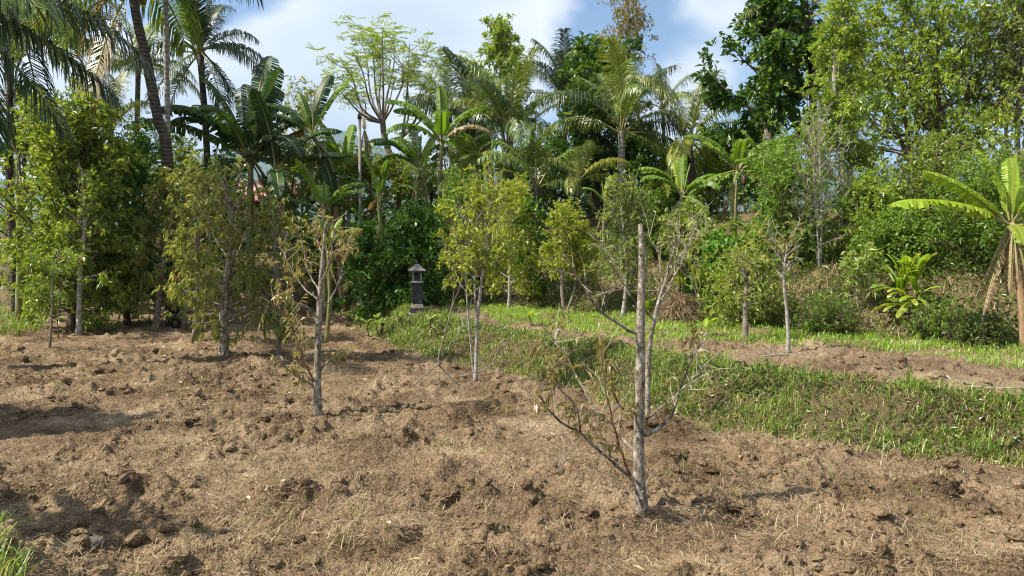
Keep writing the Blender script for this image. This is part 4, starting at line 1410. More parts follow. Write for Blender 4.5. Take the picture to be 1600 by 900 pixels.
banana('banana plant with dark purple flower right of the young banana', (1152, 268), 20, 1.75, 41, 'ban', (1146, None), mid=[(1147, 300)], kinds=['spear', 'mid', 'arch', 'low'], extra=[('mid', 160, 1.0), ('rise', 130, 0.9, 'ban_bright'), ('mid', 20, 1.05, 'ban_bright'), ('mid', 5, 1.1), ('low', 350, 0.9), ('low', 330, 0.8, 'ban_rust'), ('arch', 0, 1.0, 'ban')], dry=3, bud=True, torn=2, group=BG)
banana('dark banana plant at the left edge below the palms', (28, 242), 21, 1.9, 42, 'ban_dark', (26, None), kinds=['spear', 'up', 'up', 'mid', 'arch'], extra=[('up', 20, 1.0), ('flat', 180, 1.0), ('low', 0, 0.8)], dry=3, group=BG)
banana('banana plant peering out right of the dense green tree', (208, 280), 22, 1.4, 43, 'ban', (208, None), kinds=['spear', 'up', 'mid'], extra=[('up', 20, 1.0, 'ban_dark'), ('up', 90, 1.0, 'ban_bright'), ('mid', 350, 0.9)], dry=2, group=BG)
banana('small banana plant behind the thin trunked brown tree in the field', (512, 392), 16.5, 0.95, 44, 'ban', (508, None), kinds=['spear', 'hang'], extra=[('mid', 0, 1.1, 'ban_bright'), ('up', 45, 0.9, 'ban_bright'), ('mid', 340, 1.0), ('mid', 175, 1.0, 'ban_dark'), ('up', 160, 0.9), ('low', 350, 0.5, 'ban_rust')], dry=2, r0=0.05, torn=1, group=BG)
banana('tiny banana sucker on the crest left of the young banana', (944, 318), 22, 1.1, 45, 'ban_bright', (944, None), kinds=['spear', 'up'], extra=[('up', 50, 1.0), ('mid', 185, 0.8, 'ban')], dry=1, r0=0.05, group=BG)
banana('banana plant with drooping leaves just left of the grey pole', (538, 268), 27, 2.0, 47, 'ban', (538, None), dry=3, group=BG)
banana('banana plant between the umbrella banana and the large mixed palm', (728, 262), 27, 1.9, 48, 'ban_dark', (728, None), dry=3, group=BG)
banana('banana plant in front of the breadfruit tree foot', (1205, 292), 19.5, 1.7, 49, 'ban', (1205, None), extra=[('mid', 5, 1.0, 'ban_bright'), ('arch', 350, 1.0, 'ban_bright')], dry=3, torn=2, group=BG)
banana('large sunlit banana plant with dry skirt at the right edge', (1580, 348), 11.6, 1.95, 46, 'ban_bright', (1612, None), mid=[(1594, 440)], kinds=['spear'],
       extra=[('flat', 181, 1.0), ('rise', 178, 0.80), ('up', 150, 0.66), ('up', 80, 0.62), ('rise', 30, 0.8), ('mid', 10, 0.8), ('hang', 320, 0.55, 'ban'), ('low', 335, 0.6, 'ban'), ('mid', 60, 0.7), ('low', 250, 0.4), ('mid', 300, 0.5)], dry=14, r0=0.085, stem='stem_dry', torn=2)

# ------------------------------------------------------------------ trees at the back
def feathery():
    d = 30
    bx = at(628, 380, d)[0]
    base = np.array((bx, d, h1(bx, d)))
    r = np.random.default_rng(77)
    o = thing('feathery_tree', base, 'slim tree with fan of bare branches and feathery umbrella crown', 'tree')
    def pt(x, y, dd=0.0):
        return at(x, y, d + dd) - base
    T = resample([np.zeros(3), pt(615, 270), pt(601, 215), pt(598, 190)], 12)
    link('trunk', MB().tube(T, np.linspace(0.17, 0.11, 12), 9).mesh('trunk', M['bark_grey'], True), o)
    T2 = resample([pt(650, 250), pt(640, 215), pt(628, 150), pt(610, 100), pt(604, 70)], 12)
    fork = pt(598, 192)
    tips = [(524, 100, -.6), (535, 125, .8), (550, 80, -1), (560, 60, .5), (578, 50, 1), (598, 48, -.8), (615, 62, .7), (640, 68, -.6), (655, 92, 1.2), (672, 118, -.9), (680, 100, .3), (706, 84, .4), (545, 150, 1.2), (630, 95, -1.3), (590, 75, 1.6), (668, 140, .9), (530, 140, -1), (620, 120, 1.8)]
    tp = []
    for k, (x, y, dd) in enumerate(tips):
        e = pt(x, y, dd * 1.5)
        s = fork if x < 640 else pt(628, 215)
        m1 = s + (e - s) * 0.35 + np.array(((e - s)[0] * 0.12, 0, -0.12 * abs(e[0] - s[0])))
        P = resample([s, m1, s + (e - s) * 0.7 + r.normal(0, 0.12, 3), e], 10)
        link('branch', MB().tube(P, np.linspace(0.055, 0.012, 10), 5).mesh('branch', M['bark_grey'], True), o)
        tp.append(P[-1])
        for q in range(4):
            f = r.integers(5, 10)
            dd2 = unit(r.normal(size=3) + np.array((0, 0, 0.5))) * r.uniform(0.4, 1.0)
            link('branch', MB().tube([P[f], P[f] + dd2 * 0.5 + r.normal(0, 0.05, 3), P[f] + dd2], [0.014, 0.01, 0.005], 4).mesh('branch', M['bark_grey'], True), o)
            tp.append(P[f] + dd2)
    tp = np.array(tp)
    lf = MB()
    # pinnate leaves: small blades along each stalk
    n = 760
    c = tp[r.integers(0, len(tp), n)] + r.normal(0, 0.20, (n, 3))
    D = unit(r.normal(size=(n, 3)) * np.array((1, 1, 0.5)) + np.array((0, 0, -0.15)))
    m = 11
    f = np.linspace(0.1, 1, m)
    Ls = r.uniform(0.28, 0.5, n)
    P = c[:, None, :] + D[:, None, :] * (f[None, :] * Ls[:, None])[..., None]
    S = unit(np.cross(D, np.array((0, 0, 1.0))))
    sg = np.where(np.arange(m) % 2 == 0, 1.0, -1.0)
    dd = S[:, None, :] * sg[None, :, None] + D[:, None, :] * 0.35 + np.array((0, 0, -0.15))
    V, F = leaves(P.reshape(-1, 3), dd.reshape(-1, 3), 0.15, 0.06, r, 0.9)
    link('crown', mesh_from('crown', V, [F], M['feather']), o, kind='stuff')


feathery()
ptree('tall_tree', 'tall conical tree with thin brown crown against the blue sky', 985, 37, None, (984, -12), 112, 0.45, 'brown', 'bark_grey', 201, 0.11, 'ell', 6500, (0.16, 0.07), 34, (25, 60), 9, spread=0.12)
ptree('bushy_tree', 'round green tree crown rising behind the palms', 785, 35, None, (785, 45), 105, 0.5, 'yellowish', 'bark_grey', 202, 0.12, 'ell', 8000, (0.20, 0.09), 22, (15, 70), 8)
ptree('slender_tree', 'slender tree with sparse brownish crown behind the orange banana leaf', 476, 33, None, (470, 128), 95, 0.35, 'olive', 'bark_grey', 203, 0.07, 'ell', 2600, (0.17, 0.075), 20, (30, 65), 8, stems=2)
ptree('breadfruit_tree', 'tall dark breadfruit tree with large leaves left of the yellow green trees', 1212, 23, None, (1200, -70), 200, 0.25, 'dark', 'bark_grey', 204, 0.16, 'col', 9000, (0.28, 0.14), 26, (15, 60), 9, spread=0.13, clump=1)
ptree('breadfruit_tree', 'dark leafy tree behind the middle coconut palm with bright top leaves', 930, 29, None, (932, 88), 150, 0.15, 'dark', 'bark_brown', 205, 0.14, 'ell', 7500, (0.32, 0.15), 26, (15, 65), 8, spread=0.18)
ptree('dark_tree', 'low dark tree between the palms on the crest', 1010, 28, None, (1008, 215), 110, 0.1, 'dark', 'bark_brown', 206, 0.09, 'ell', 2600, (0.24, 0.11), 18, (10, 60), 8)
ptree('yellow_green_tree', 'tall narrow yellow green tree with pale stems right of the breadfruit tree', 1314, 17, None, (1322, -60), 118, 0.32, 'yellowish', 'bark_white', 207, 0.07, 'col', 14000, (0.10, 0.05), 16, (25, 65), 7, stems=4, spread=0.10, clump=1)
ptree('spreading_tree', 'wide yellow green tree with dark inner limbs at the right', 1462, 19.5, None, (1470, -30), 300, 0.28, 'yellowish', 'bark_brown', 208, 0.08, 'ell', 25000, (0.14, 0.07), 18, (5, 70), 8, stems=5, spread=0.2, clump=1)
ptree('twiggy_tree', 'twiggy tree with thin leaves in the upper right corner', 1592, 18.5, None, (1590, -50), 150, 0.35, 'pale', 'bark_grey', 209, 0.06, 'ell', 10000, (0.12, 0.05), 16, (20, 70), 9, stems=4)
ptree('spreading_shrub', 'yellow green shrub mass under the wide tree', 1470, 16.2, None, (1470, 255), 230, 0.05, 'yellowish', 'bark_brown', 210, 0.03, 'dome', 12000, (0.10, 0.05), 16, (5, 70), 7, stems=5, spread=0.14)
ptree('spreading_shrub', 'yellow green shrub at the foot of the pale stems', 1365, 15.8, None, (1365, 290), 120, 0.05, 'yellowish', 'bark_brown', 211, 0.03, 'dome', 8000, (0.11, 0.055), 14, (5, 70), 6, stems=4, spread=0.09)
ptree('feathery_shrub', 'soft fern green shrub beside the banana with the flower', 1235, 16.8, None, (1232, 215), 130, 0.05, 'fern', 'bark_brown', 212, 0.03, 'ell', 15000, (0.09, 0.036), 14, (15, 60), 7, stems=5, spread=0.12)
ptree('feathery_shrub', 'fern green shrub behind the ti plant', 1405, 14.9, None, (1400, 345), 120, 0.05, 'fern', 'bark_brown', 213, 0.02, 'dome', 9000, (0.08, 0.034), 12, (10, 60), 6, stems=4, spread=0.1)
ptree('feathery_shrub', 'fern green shrub behind the right edge banana', 1530, 14.0, None, (1535, 270), 150, 0.05, 'fern', 'bark_brown', 214, 0.03, 'ell', 12000, (0.09, 0.04), 12, (10, 60), 6, stems=4, spread=0.12)
ptree('cassava_plant', 'light green cassava plant left of the ti plant', 1344, 14.2, None, (1340, 395), 60, 0.3, 'pale', 'bark_pale', 215, 0.015, 'dome', 420, (0.14, 0.045), 10, (10, 60), 4, cat='plant')
ptree('bare_shrub', 'leafless grey twiggy shrub below the yellow green tree', 1282, 16.0, None, (1280, 160), 110, 0.2, 'pale', 'bark_white', 216, 0.025, 'ell', 900, (0.08, 0.03), 20, (20, 60), 9, stems=3)

# ------------------------------------------------------------------ belt of shrubs and small trees on the crest
CR = 'shrubs along the crest'
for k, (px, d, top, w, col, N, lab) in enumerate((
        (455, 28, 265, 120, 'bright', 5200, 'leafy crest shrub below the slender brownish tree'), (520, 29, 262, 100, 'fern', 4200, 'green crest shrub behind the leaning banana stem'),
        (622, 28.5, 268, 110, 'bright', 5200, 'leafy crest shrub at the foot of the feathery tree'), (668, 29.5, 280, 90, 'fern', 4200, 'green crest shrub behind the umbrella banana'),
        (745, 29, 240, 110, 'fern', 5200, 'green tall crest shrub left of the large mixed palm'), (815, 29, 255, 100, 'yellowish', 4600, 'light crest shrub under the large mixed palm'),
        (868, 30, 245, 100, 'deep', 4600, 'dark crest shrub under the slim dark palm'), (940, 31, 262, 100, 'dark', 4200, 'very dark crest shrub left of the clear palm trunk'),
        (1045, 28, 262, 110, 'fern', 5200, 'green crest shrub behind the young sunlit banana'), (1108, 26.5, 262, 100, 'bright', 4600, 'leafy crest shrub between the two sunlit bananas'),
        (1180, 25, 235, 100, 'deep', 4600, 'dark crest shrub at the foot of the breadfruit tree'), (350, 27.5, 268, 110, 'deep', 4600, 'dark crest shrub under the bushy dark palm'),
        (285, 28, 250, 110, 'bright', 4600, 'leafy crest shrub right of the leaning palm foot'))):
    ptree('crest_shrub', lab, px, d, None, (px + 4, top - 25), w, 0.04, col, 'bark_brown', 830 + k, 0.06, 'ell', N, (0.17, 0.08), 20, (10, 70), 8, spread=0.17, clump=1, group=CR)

# ------------------------------------------------------------------ left trees
ptree('dense_tree', 'dense round bright green tree at the left', 108, 19, None, (125, 185), 215, 0.06, 'bright', 'bark_brown', 221, 0.09, 'ell', 24000, (0.15, 0.076), 60, (5, 60), 10, spread=0.13, bend=0.3)
ptree('dense_tree', 'darker dense tree just right of the bright round tree', 196, 20.5, None, (188, 225), 170, 0.06, 'deep', 'bark_brown', 222, 0.07, 'ell', 15000, (0.15, 0.075), 36, (5, 60), 10, spread=0.13)
ptree('leafy_tree', 'light leaved tree behind the left edge banana', 30, 24, None, (35, 150), 170, 0.1, 'bright', 'bark_brown', 223, 0.07, 'ell', 10000, (0.14, 0.065), 30, (10, 60), 9)
ptree('young_durian', 'pale trunked young tree with dry bare top left of the durian trees', 123, None, 526, (128, 262), 105, 0.33, 'yellowish', 'bark_white', 224, 0.05, 'cone', 1300, (0.11, 0.04), 26, (5, 60), 9, dead=0.5)
ptree('thin_sapling', 'thin dark stemmed sapling with few leaves at the left', 77, None, 550, (80, 385), 70, 0.35, 'fern', 'bark_grey', 225, 0.022, 'top', 260, (0.12, 0.04), 9, (10, 60), 4)
ptree('cassava_plant', 'slender cassava stem with pale top leaves beside the thin sapling', 92, None, 535, (92, 388), 55, 0.82, 'pale', 'bark_brown', 226, 0.012, 'top', 150, (0.16, 0.045), 7, (10, 40), 4, cat='plant')
OL = 'durian trees in the field'
ptree('durian_tree', 'brownish green durian tree with short grey trunk behind the others', 243, None, 516, (262, 275), 112, 0.08, 'olive', 'bark_pale', 231, 0.07, 'ell', 8000, (0.11, 0.042), 40, (-5, 60), 10, droop=0.35, group=OL, spread=0.045, clump=1)
ptree('durian_tree', 'durian tree with dark trunk between the two larger durian trees', 305, None, 538, (318, 262), 105, 0.2, 'olive', 'bark_grey', 232, 0.06, 'ell', 3800, (0.11, 0.04), 34, (0, 60), 9, droop=0.35, group=OL, spread=0.045, clump=1)
ptree('durian_tree', 'tall durian tree with straight pale trunk and bare lower branches', 350, None, 562, (351, 262), 128, 0.12, 'olive', 'bark_pale', 233, 0.075, 'ell', 3400, (0.10, 0.038), 46, (0, 55), 9, droop=0.4, dead=0.25, sec_r=0.005, group=OL, spread=0.045, clump=1)
ptree('durian_tree', 'thin durian tree with golden leaves right of the straight trunk', 432, 14.2, None, (430, 318), 110, 0.15, 'olive', 'bark_grey', 234, 0.04, 'ell', 1900, (0.12, 0.045), 26, (10, 60), 8, droop=0.35, group=OL, spread=0.045, clump=1)

# ------------------------------------------------------------------ middle: shrubs and young trees
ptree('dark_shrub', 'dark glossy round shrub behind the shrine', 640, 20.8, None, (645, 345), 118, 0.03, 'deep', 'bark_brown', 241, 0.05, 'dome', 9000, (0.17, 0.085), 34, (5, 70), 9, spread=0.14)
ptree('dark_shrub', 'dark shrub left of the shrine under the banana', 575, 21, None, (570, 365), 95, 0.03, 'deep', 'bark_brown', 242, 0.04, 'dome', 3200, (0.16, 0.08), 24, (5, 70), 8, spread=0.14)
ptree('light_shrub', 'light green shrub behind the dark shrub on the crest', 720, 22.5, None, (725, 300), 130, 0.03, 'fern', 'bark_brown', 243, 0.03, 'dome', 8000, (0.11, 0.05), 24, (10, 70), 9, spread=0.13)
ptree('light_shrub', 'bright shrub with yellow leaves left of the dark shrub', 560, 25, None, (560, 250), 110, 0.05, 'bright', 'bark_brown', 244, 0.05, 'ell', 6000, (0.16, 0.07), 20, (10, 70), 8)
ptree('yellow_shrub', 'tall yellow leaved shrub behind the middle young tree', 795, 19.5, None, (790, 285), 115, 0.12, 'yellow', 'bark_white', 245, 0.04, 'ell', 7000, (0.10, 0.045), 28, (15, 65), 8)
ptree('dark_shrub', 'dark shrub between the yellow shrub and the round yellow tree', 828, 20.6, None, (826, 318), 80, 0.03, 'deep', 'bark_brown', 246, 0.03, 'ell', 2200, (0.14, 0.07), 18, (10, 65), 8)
ptree('round_tree', 'round yellow green young tree with grey stem on the terrace', 882, None, 492, (887, 322), 92, 0.38, 'yellow', 'bark_grey', 247, 0.045, 'ell', 9000, (0.085, 0.038), 20, (5, 65), 9, stems=2, spread=0.045, clump=1)
ptree('pale_tree', 'pale green young tree with silvery twigs behind the cut trunk', 973, None, 498, (968, 280), 92, 0.25, 'pale', 'bark_white', 248, 0.04, 'ell', 4200, (0.11, 0.04), 30, (20, 65), 11, stems=2, dead=0.2)
ptree('light_shrub', 'green shrub filling the crest below the clear palm trunk', 1015, 20.5, None, (1010, 322), 120, 0.03, 'fern', 'bark_brown', 249, 0.03, 'dome', 8000, (0.12, 0.055), 24, (10, 70), 9, spread=0.13)
ptree('light_shrub', 'leafy green shrub left of the strap leaved clump', 1085, 18.2, None, (1082, 350), 110, 0.03, 'bright', 'bark_brown', 250, 0.03, 'dome', 7000, (0.12, 0.06), 22, (10, 70), 9, spread=0.13)
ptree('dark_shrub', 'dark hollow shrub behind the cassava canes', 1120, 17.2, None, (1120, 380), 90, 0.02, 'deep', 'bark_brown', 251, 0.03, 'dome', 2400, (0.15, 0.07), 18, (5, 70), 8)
ptree('low_shrub', 'low olive shrub behind the short grey sapling', 1165, 14.8, None, (1165, 395), 130, 0.03, 'yellowish', 'bark_brown', 252, 0.02, 'dome', 7000, (0.09, 0.035), 24, (10, 60), 9, stems=3, spread=0.1)
ptree('low_shrub', 'low green shrub under the ti plant', 1300, 13.5, None, (1296, 492), 105, 0.02, 'fern', 'bark_brown', 253, 0.015, 'dome', 3800, (0.065, 0.03), 22, (10, 60), 9, stems=3, spread=0.1)
ptree('low_shrub', 'low green shrub at the foot of the right bank', 1470, 12.7, None, (1475, 503), 115, 0.02, 'fern', 'bark_brown', 254, 0.015, 'dome', 4200, (0.06, 0.028), 22, (10, 60), 9, stems=3, spread=0.1)
ptree('low_shrub', 'small leafy shrub left of the right edge banana stem', 1530, 12.0, None, (1530, 505), 80, 0.02, 'scrub', 'bark_brown', 255, 0.015, 'dome', 3200, (0.06, 0.03), 18, (10, 60), 9, stems=3, spread=0.09)
ptree('yellow_young_tree', 'multi stemmed young tree with yellow green top at the field edge', 743, None, 604, (765, 275), 135, 0.55, 'yellow', 'bark_white', 256, 0.024, 'ell', 3200, (0.09, 0.035), 16, (25, 70), 9, stems=3, dead=0.25, sec_r=0.0045, spread=0.045, clump=1)
ptree('grey_sapling', 'short grey sapling with upswept side branch on the terrace', 1165, None, 534, (1160, 395), 70, 0.35, 'olive', 'bark_grey', 257, 0.045, 'ell', 420, (0.10, 0.035), 14, (25, 60), 5)
ptree('white_sapling', 'thin white stemmed sapling with dry tufts at the top', 1232, None, 552, (1230, 345), 95, 0.62, 'brown', 'bark_white', 258, 0.026, 'top', 130, (0.09, 0.04), 15, (20, 55), 7, dead=0.3)
ptree('cassava_plant', 'cassava canes with drooping yellow leaves right of the cut trunk', 1092, None, 505, (1085, 385), 60, 0.7, 'yellow', 'bark_grey', 259, 0.016, 'top', 170, (0.17, 0.05), 8, (0, 50), 4, stems=3, cat='plant', droop=0.5)
# ------------------------------------------------------------------ traced young trees in the field
def traced(name, label, foot, trunk, R, branches, bark, leafm, seed, nleaf, leaf, cat='tree', twig=10, shoot=(), cap=True, leaf_on=None, extra_bare=0):
    """trunk and each branch follow the photograph; a third number is the offset in depth"""
    base = gp(*foot)
    d = base[1]
    r = np.random.default_rng(seed)
    o = thing(name, base, label, cat)
    T = resample([at(q[0], q[1], d + (q[2] if len(q) > 2 else 0)) - base for q in trunk], 26)
    T[0, 2] = -0.05
    rad = np.interp(np.linspace(0, 1, 26), np.linspace(0, 1, len(R)), R) * (1 + r.normal(0, 0.035, 26))
    link('trunk', MB().tube(T, rad, 12, True).mesh('trunk', M[bark], True), o)
    for k in range(9):                                   # knots and old cut stubs
        j = r.integers(3, 25)
        a = r.uniform(0, 2 * PI)
        q = np.array((math.cos(a), math.sin(a), r.uniform(0.0, 0.5)))
        link('knot', MB().tube([T[j] + q * rad[j] * 0.7, T[j] + q * rad[j] * 1.0, T[j] + q * (rad[j] * 1.12 + 0.006)], [rad[j] * 0.42, rad[j] * 0.3, rad[j] * 0.16], 7, True).mesh('knot', M[bark], True), o)
    tw, P_all, D_all = MB(), [], []
    for bi, (pts, ra, rb) in enumerate(branches):
        P = resample([at(q[0], q[1], d + (q[2] if len(q) > 2 else 0)) - base for q in pts], 14)
        P[1:-1] += r.normal(0, 0.006, (12, 3))
        m = 'shoot' if bi in shoot else bark
        link('branch', MB().tube(P, np.linspace(ra, rb, 14) * np.concatenate([[1.35, 1.1], np.ones(12)]) * (1 + r.normal(0, 0.06, 14)), 7).mesh('branch', M[m], True), o)
        Lb = np.linalg.norm(P[-1] - P[0])
        for k in range(twig):
            j = r.integers(4, 14)
            dd = unit((P[-1] - P[0]) / Lb * 0.5 + r.normal(size=3) * 0.7 + np.array((0, 0, 0.25)))
            l2 = Lb * r.uniform(0.12, 0.34)
            e = P[j] + dd * l2
            tw.tube([P[j], (P[j] + e) / 2 + r.normal(0, 0.06 * l2, 3), e], [0.0042, 0.003, 0.0018], 3)
            if leaf_on is None or bi in leaf_on:
                P_all.append((P[j], e))
    if tw.n:
        link('twigs', tw.mesh('twigs', M['twig']), o, kind='stuff')
    if nleaf and P_all:
        A = np.array([a for a, _ in P_all])
        B = np.array([b for _, b in P_all])
        w = r.uniform(0.05, 1, len(A)) ** 2
        i = r.choice(len(A), nleaf, p=w / w.sum())
        P = A[i] + (B[i] - A[i]) * r.uniform(0.3, 1.05, nleaf)[:, None] + r.normal(0, 0.012, (nleaf, 3))
        D = unit(B[i] - A[i]) * 0.5 + r.normal(size=(nleaf, 3)) * 0.5 - np.array((0, 0, 0.75))
        V, F = leaves(P, D, leaf[0] * r.uniform(0.6, 1.2, nleaf), leaf[1] * r.uniform(0.6, 1.2, nleaf), r, 0.5, 0.2, 0.2)
        link('leaves', mesh_from('leaves', V, [F], M[leafm]), o, kind='stuff')
    return o, base, d


traced('cut_tree', 'nearest young tree with its straight pale trunk cut off at the top', (1003, 805), [(1003, 808), (1000, 765), (998, 700), (1000, 610), (1001, 500), (1003, 420), (1001, 350)],
       [0.074, 0.050, 0.045, 0.039, 0.033, 0.027, 0.018],
       [([(990, 748), (950, 716, -.1), (905, 676, -.25), (868, 652, -.4), (838, 612, -.5)], 0.017, 0.005),
        ([(993, 705), (955, 668, .1), (925, 630, .2), (905, 592, .25), (884, 556, .3), (858, 520, .35)], 0.014, 0.004),
        ([(998, 648), (970, 636, -.1), (957, 605, -.2), (946, 565, -.25), (940, 535, -.3)], 0.012, 0.005),
        ([(985, 742, -.05), (966, 690, -.3), (952, 640, -.4), (944, 590, -.45), (938, 540, -.5)], 0.009, 0.004),
        ([(1008, 680), (1045, 655, .1), (1060, 615, .15), (1078, 572, .1), (1094, 538, .1)], 0.015, 0.004),
        ([(1010, 655), (1040, 630, .4), (1075, 600, .5), (1100, 570, .6)], 0.009, 0.003),
        ([(996, 521), (955, 500, -.1), (925, 470, -.2), (905, 432, -.2), (880, 400, -.3)], 0.013, 0.004),
        ([(996, 690), (960, 700, .3), (900, 712, .6), (872, 730, .8)], 0.007, 0.003),
        ([(905, 676, -.25), (900, 640, -.35), (870, 600, -.4), (855, 575, -.5)], 0.008, 0.003)],
       'bark_pale', 'brown', 301, 520, (0.085, 0.024), twig=14, shoot=(2, 3), leaf_on=(0, 1, 2, 3, 4, 8))
traced('forked_tree', 'bare forked young tree with whitish branches behind the cut trunk', (1013, 662), [(1013, 664), (1012, 610), (1014, 548), (1020, 510), (1030, 468), (1044, 425), (1054, 385)],
       [0.034, 0.032, 0.03, 0.025, 0.02, 0.014, 0.009],
       [([(1014, 545), (1025, 500, .1), (1034, 455, .2), (1030, 400, .3), (1015, 370, .4)], 0.014, 0.004), ([(1030, 468), (1060, 420), (1075, 385), (1092, 345)], 0.012, 0.003),
        ([(1044, 425), (1048, 390, -.2), (1040, 350, -.2)], 0.010, 0.003), ([(1034, 455), (1065, 400, -.3), (1100, 362, -.4)], 0.010, 0.003),
        ([(1022, 500), (985, 460, -.2), (960, 420, -.3), (935, 380, -.4)], 0.010, 0.003), ([(1044, 425), (1075, 380, .3), (1080, 335, .3)], 0.009, 0.003), ([(1028, 475), (1050, 440, .2), (1060, 380, .3), (1062, 340, .3)], 0.010, 0.003)],
       'bark_pale', 'pale', 302, 90, (0.10, 0.035), twig=22, leaf_on=(1, 3))
traced('brown_leaved_tree', 'young tree with pale lower trunk and sparse brown leaves in the field', (497, 652), [(497, 655), (496, 600), (497, 540), (499, 480), (502, 430), (506, 385), (508, 350)],
       [0.060, 0.048, 0.043, 0.036, 0.029, 0.021, 0.012],
       [([(492, 602), (470, 592, -.1), (448, 575, -.2), (430, 556, -.3)], 0.017, 0.006), ([(494, 582), (475, 560, .1), (468, 535, .1), (466, 500, .2)], 0.013, 0.005),
        ([(490, 596), (476, 565, -.2), (460, 520, -.3), (446, 492, -.4), (420, 470, -.5)], 0.012, 0.004), ([(500, 578), (515, 562), (532, 555, .1), (545, 545, .2)], 0.015, 0.005),
        ([(501, 485), (515, 470, .1), (530, 440, .1), (540, 400, .2), (548, 380, .2)], 0.015, 0.005), ([(500, 500), (478, 478, -.1), (455, 470, -.1), (430, 455, -.2)], 0.013, 0.004),
        ([(500, 455), (485, 430, .1), (475, 395, .1), (468, 365, .2)], 0.014, 0.004), ([(503, 440), (515, 410, -.2), (520, 375, -.2), (522, 345, -.2)], 0.013, 0.004),
        ([(505, 400), (495, 375, .2), (490, 345, .3)], 0.010, 0.003), ([(500, 470), (470, 445, .3), (450, 410, .4), (436, 380, .5)], 0.012, 0.004), ([(504, 420), (530, 395, .3), (545, 370, .4)], 0.009, 0.003)],
       'bark_pale', 'brown', 303, 800, (0.09, 0.03), twig=17, shoot=(1, 2))
traced('leaning_shoots', 'thin pale stems leaning over the field edge beside the young yellow tree', (722, 605), [(722, 607), (680, 585, -.4), (650, 600, -.9)][:1] + [(700, 585), (685, 565), (693, 530), (706, 480), (712, 430), (716, 390)],
       [0.012, 0.012, 0.012, 0.011, 0.010, 0.008, 0.005],
       [([(686, 568), (665, 585, -.2), (645, 602, -.4)], 0.013, 0.008), ([(690, 555), (710, 530, .1), (728, 500, .1), (738, 460, .1)], 0.010, 0.004), ([(720, 588), (760, 575), (780, 545, .1), (800, 525, .1)], 0.012, 0.004),
        ([(712, 440), (700, 400, .2), (690, 370, .2)], 0.007, 0.003), ([(706, 480), (724, 430, -.1), (736, 380, -.1)], 0.007, 0.003)],
       'bark_grey', 'yellow', 304, 160, (0.10, 0.04), twig=12, leaf_on=(3, 4))

# ------------------------------------------------------------------ broad leaved plants
def gat(px, d):
    x = at(px, 400, d)[0]
    return np.array((x, d, h1(x, d)))


rosette('ti_plant', 'ti plant with large yellow lance leaves on the right bank', gat(1420, 13.4), 64, 0.95, 0.62, ['fresh', 'yellow', 'yellow', 'yellow', 'ban_bright', 'ban'], 601, stems=3, spread=0.14)
rosette('strap_plant', 'clump of long strap leaves below the banana with the flower', gat(1140, 17.5), 62, 1.25, 0.85, ['fern', 'bright', 'ban'], 602, ('strap', 'strap', 'mid'), stems=6, spread=0.5)
rosette('strap_plant', 'clump of long strap leaves right of the other strap leaved clump', gat(1190, 17.6), 40, 1.1, 0.8, ['fern', 'bright', 'ban'], 603, ('strap', 'strap', 'mid'), stems=5, spread=0.4)
SK = 'banana suckers and broad seedlings'
for px, py, nlf, hh, ll, lab, sd in ((828, 512, 5, 0.28, 0.38, 'bright green seedling with upright leaves left of the cut trunk', 611), (1022, 528, 4, 0.10, 0.34, 'bright green broad leaf seedling beside the cut trunk on the terrace', 612),
                                     (1103, 528, 4, 0.25, 0.36, 'bright green two leaved seedling at the edge of the terrace', 613), (1012, 498, 4, 0.5, 0.6, 'tall seedling with one long glossy leaf behind the cut trunk', 614)):
    rosette('broad_seedling', lab, gp(px, py), nlf, hh, ll, ['fresh', 'ban_bright'], sd, ('wide', 'wide', 'up'), stem='stem_ban', group=SK)
for px, py, lab, sd in ((572, 518, 'dark leafy weed at the left end of the low bank', 621), (622, 516, 'second leafy weed on the low bank in front of the shrine', 622), (690, 520, 'small pale leafy weed on the low bank right of the shrine', 623), (598, 524, 'leafy weed between the two larger weeds on the low bank', 624)):
    rosette('leafy_weed', lab, gp(px, py), 34, 0.32, 0.22, ['fern', 'bright'], sd, ('wide', 'mid', 'low'), stems=5, spread=0.3, group='leafy weeds on the low bank')


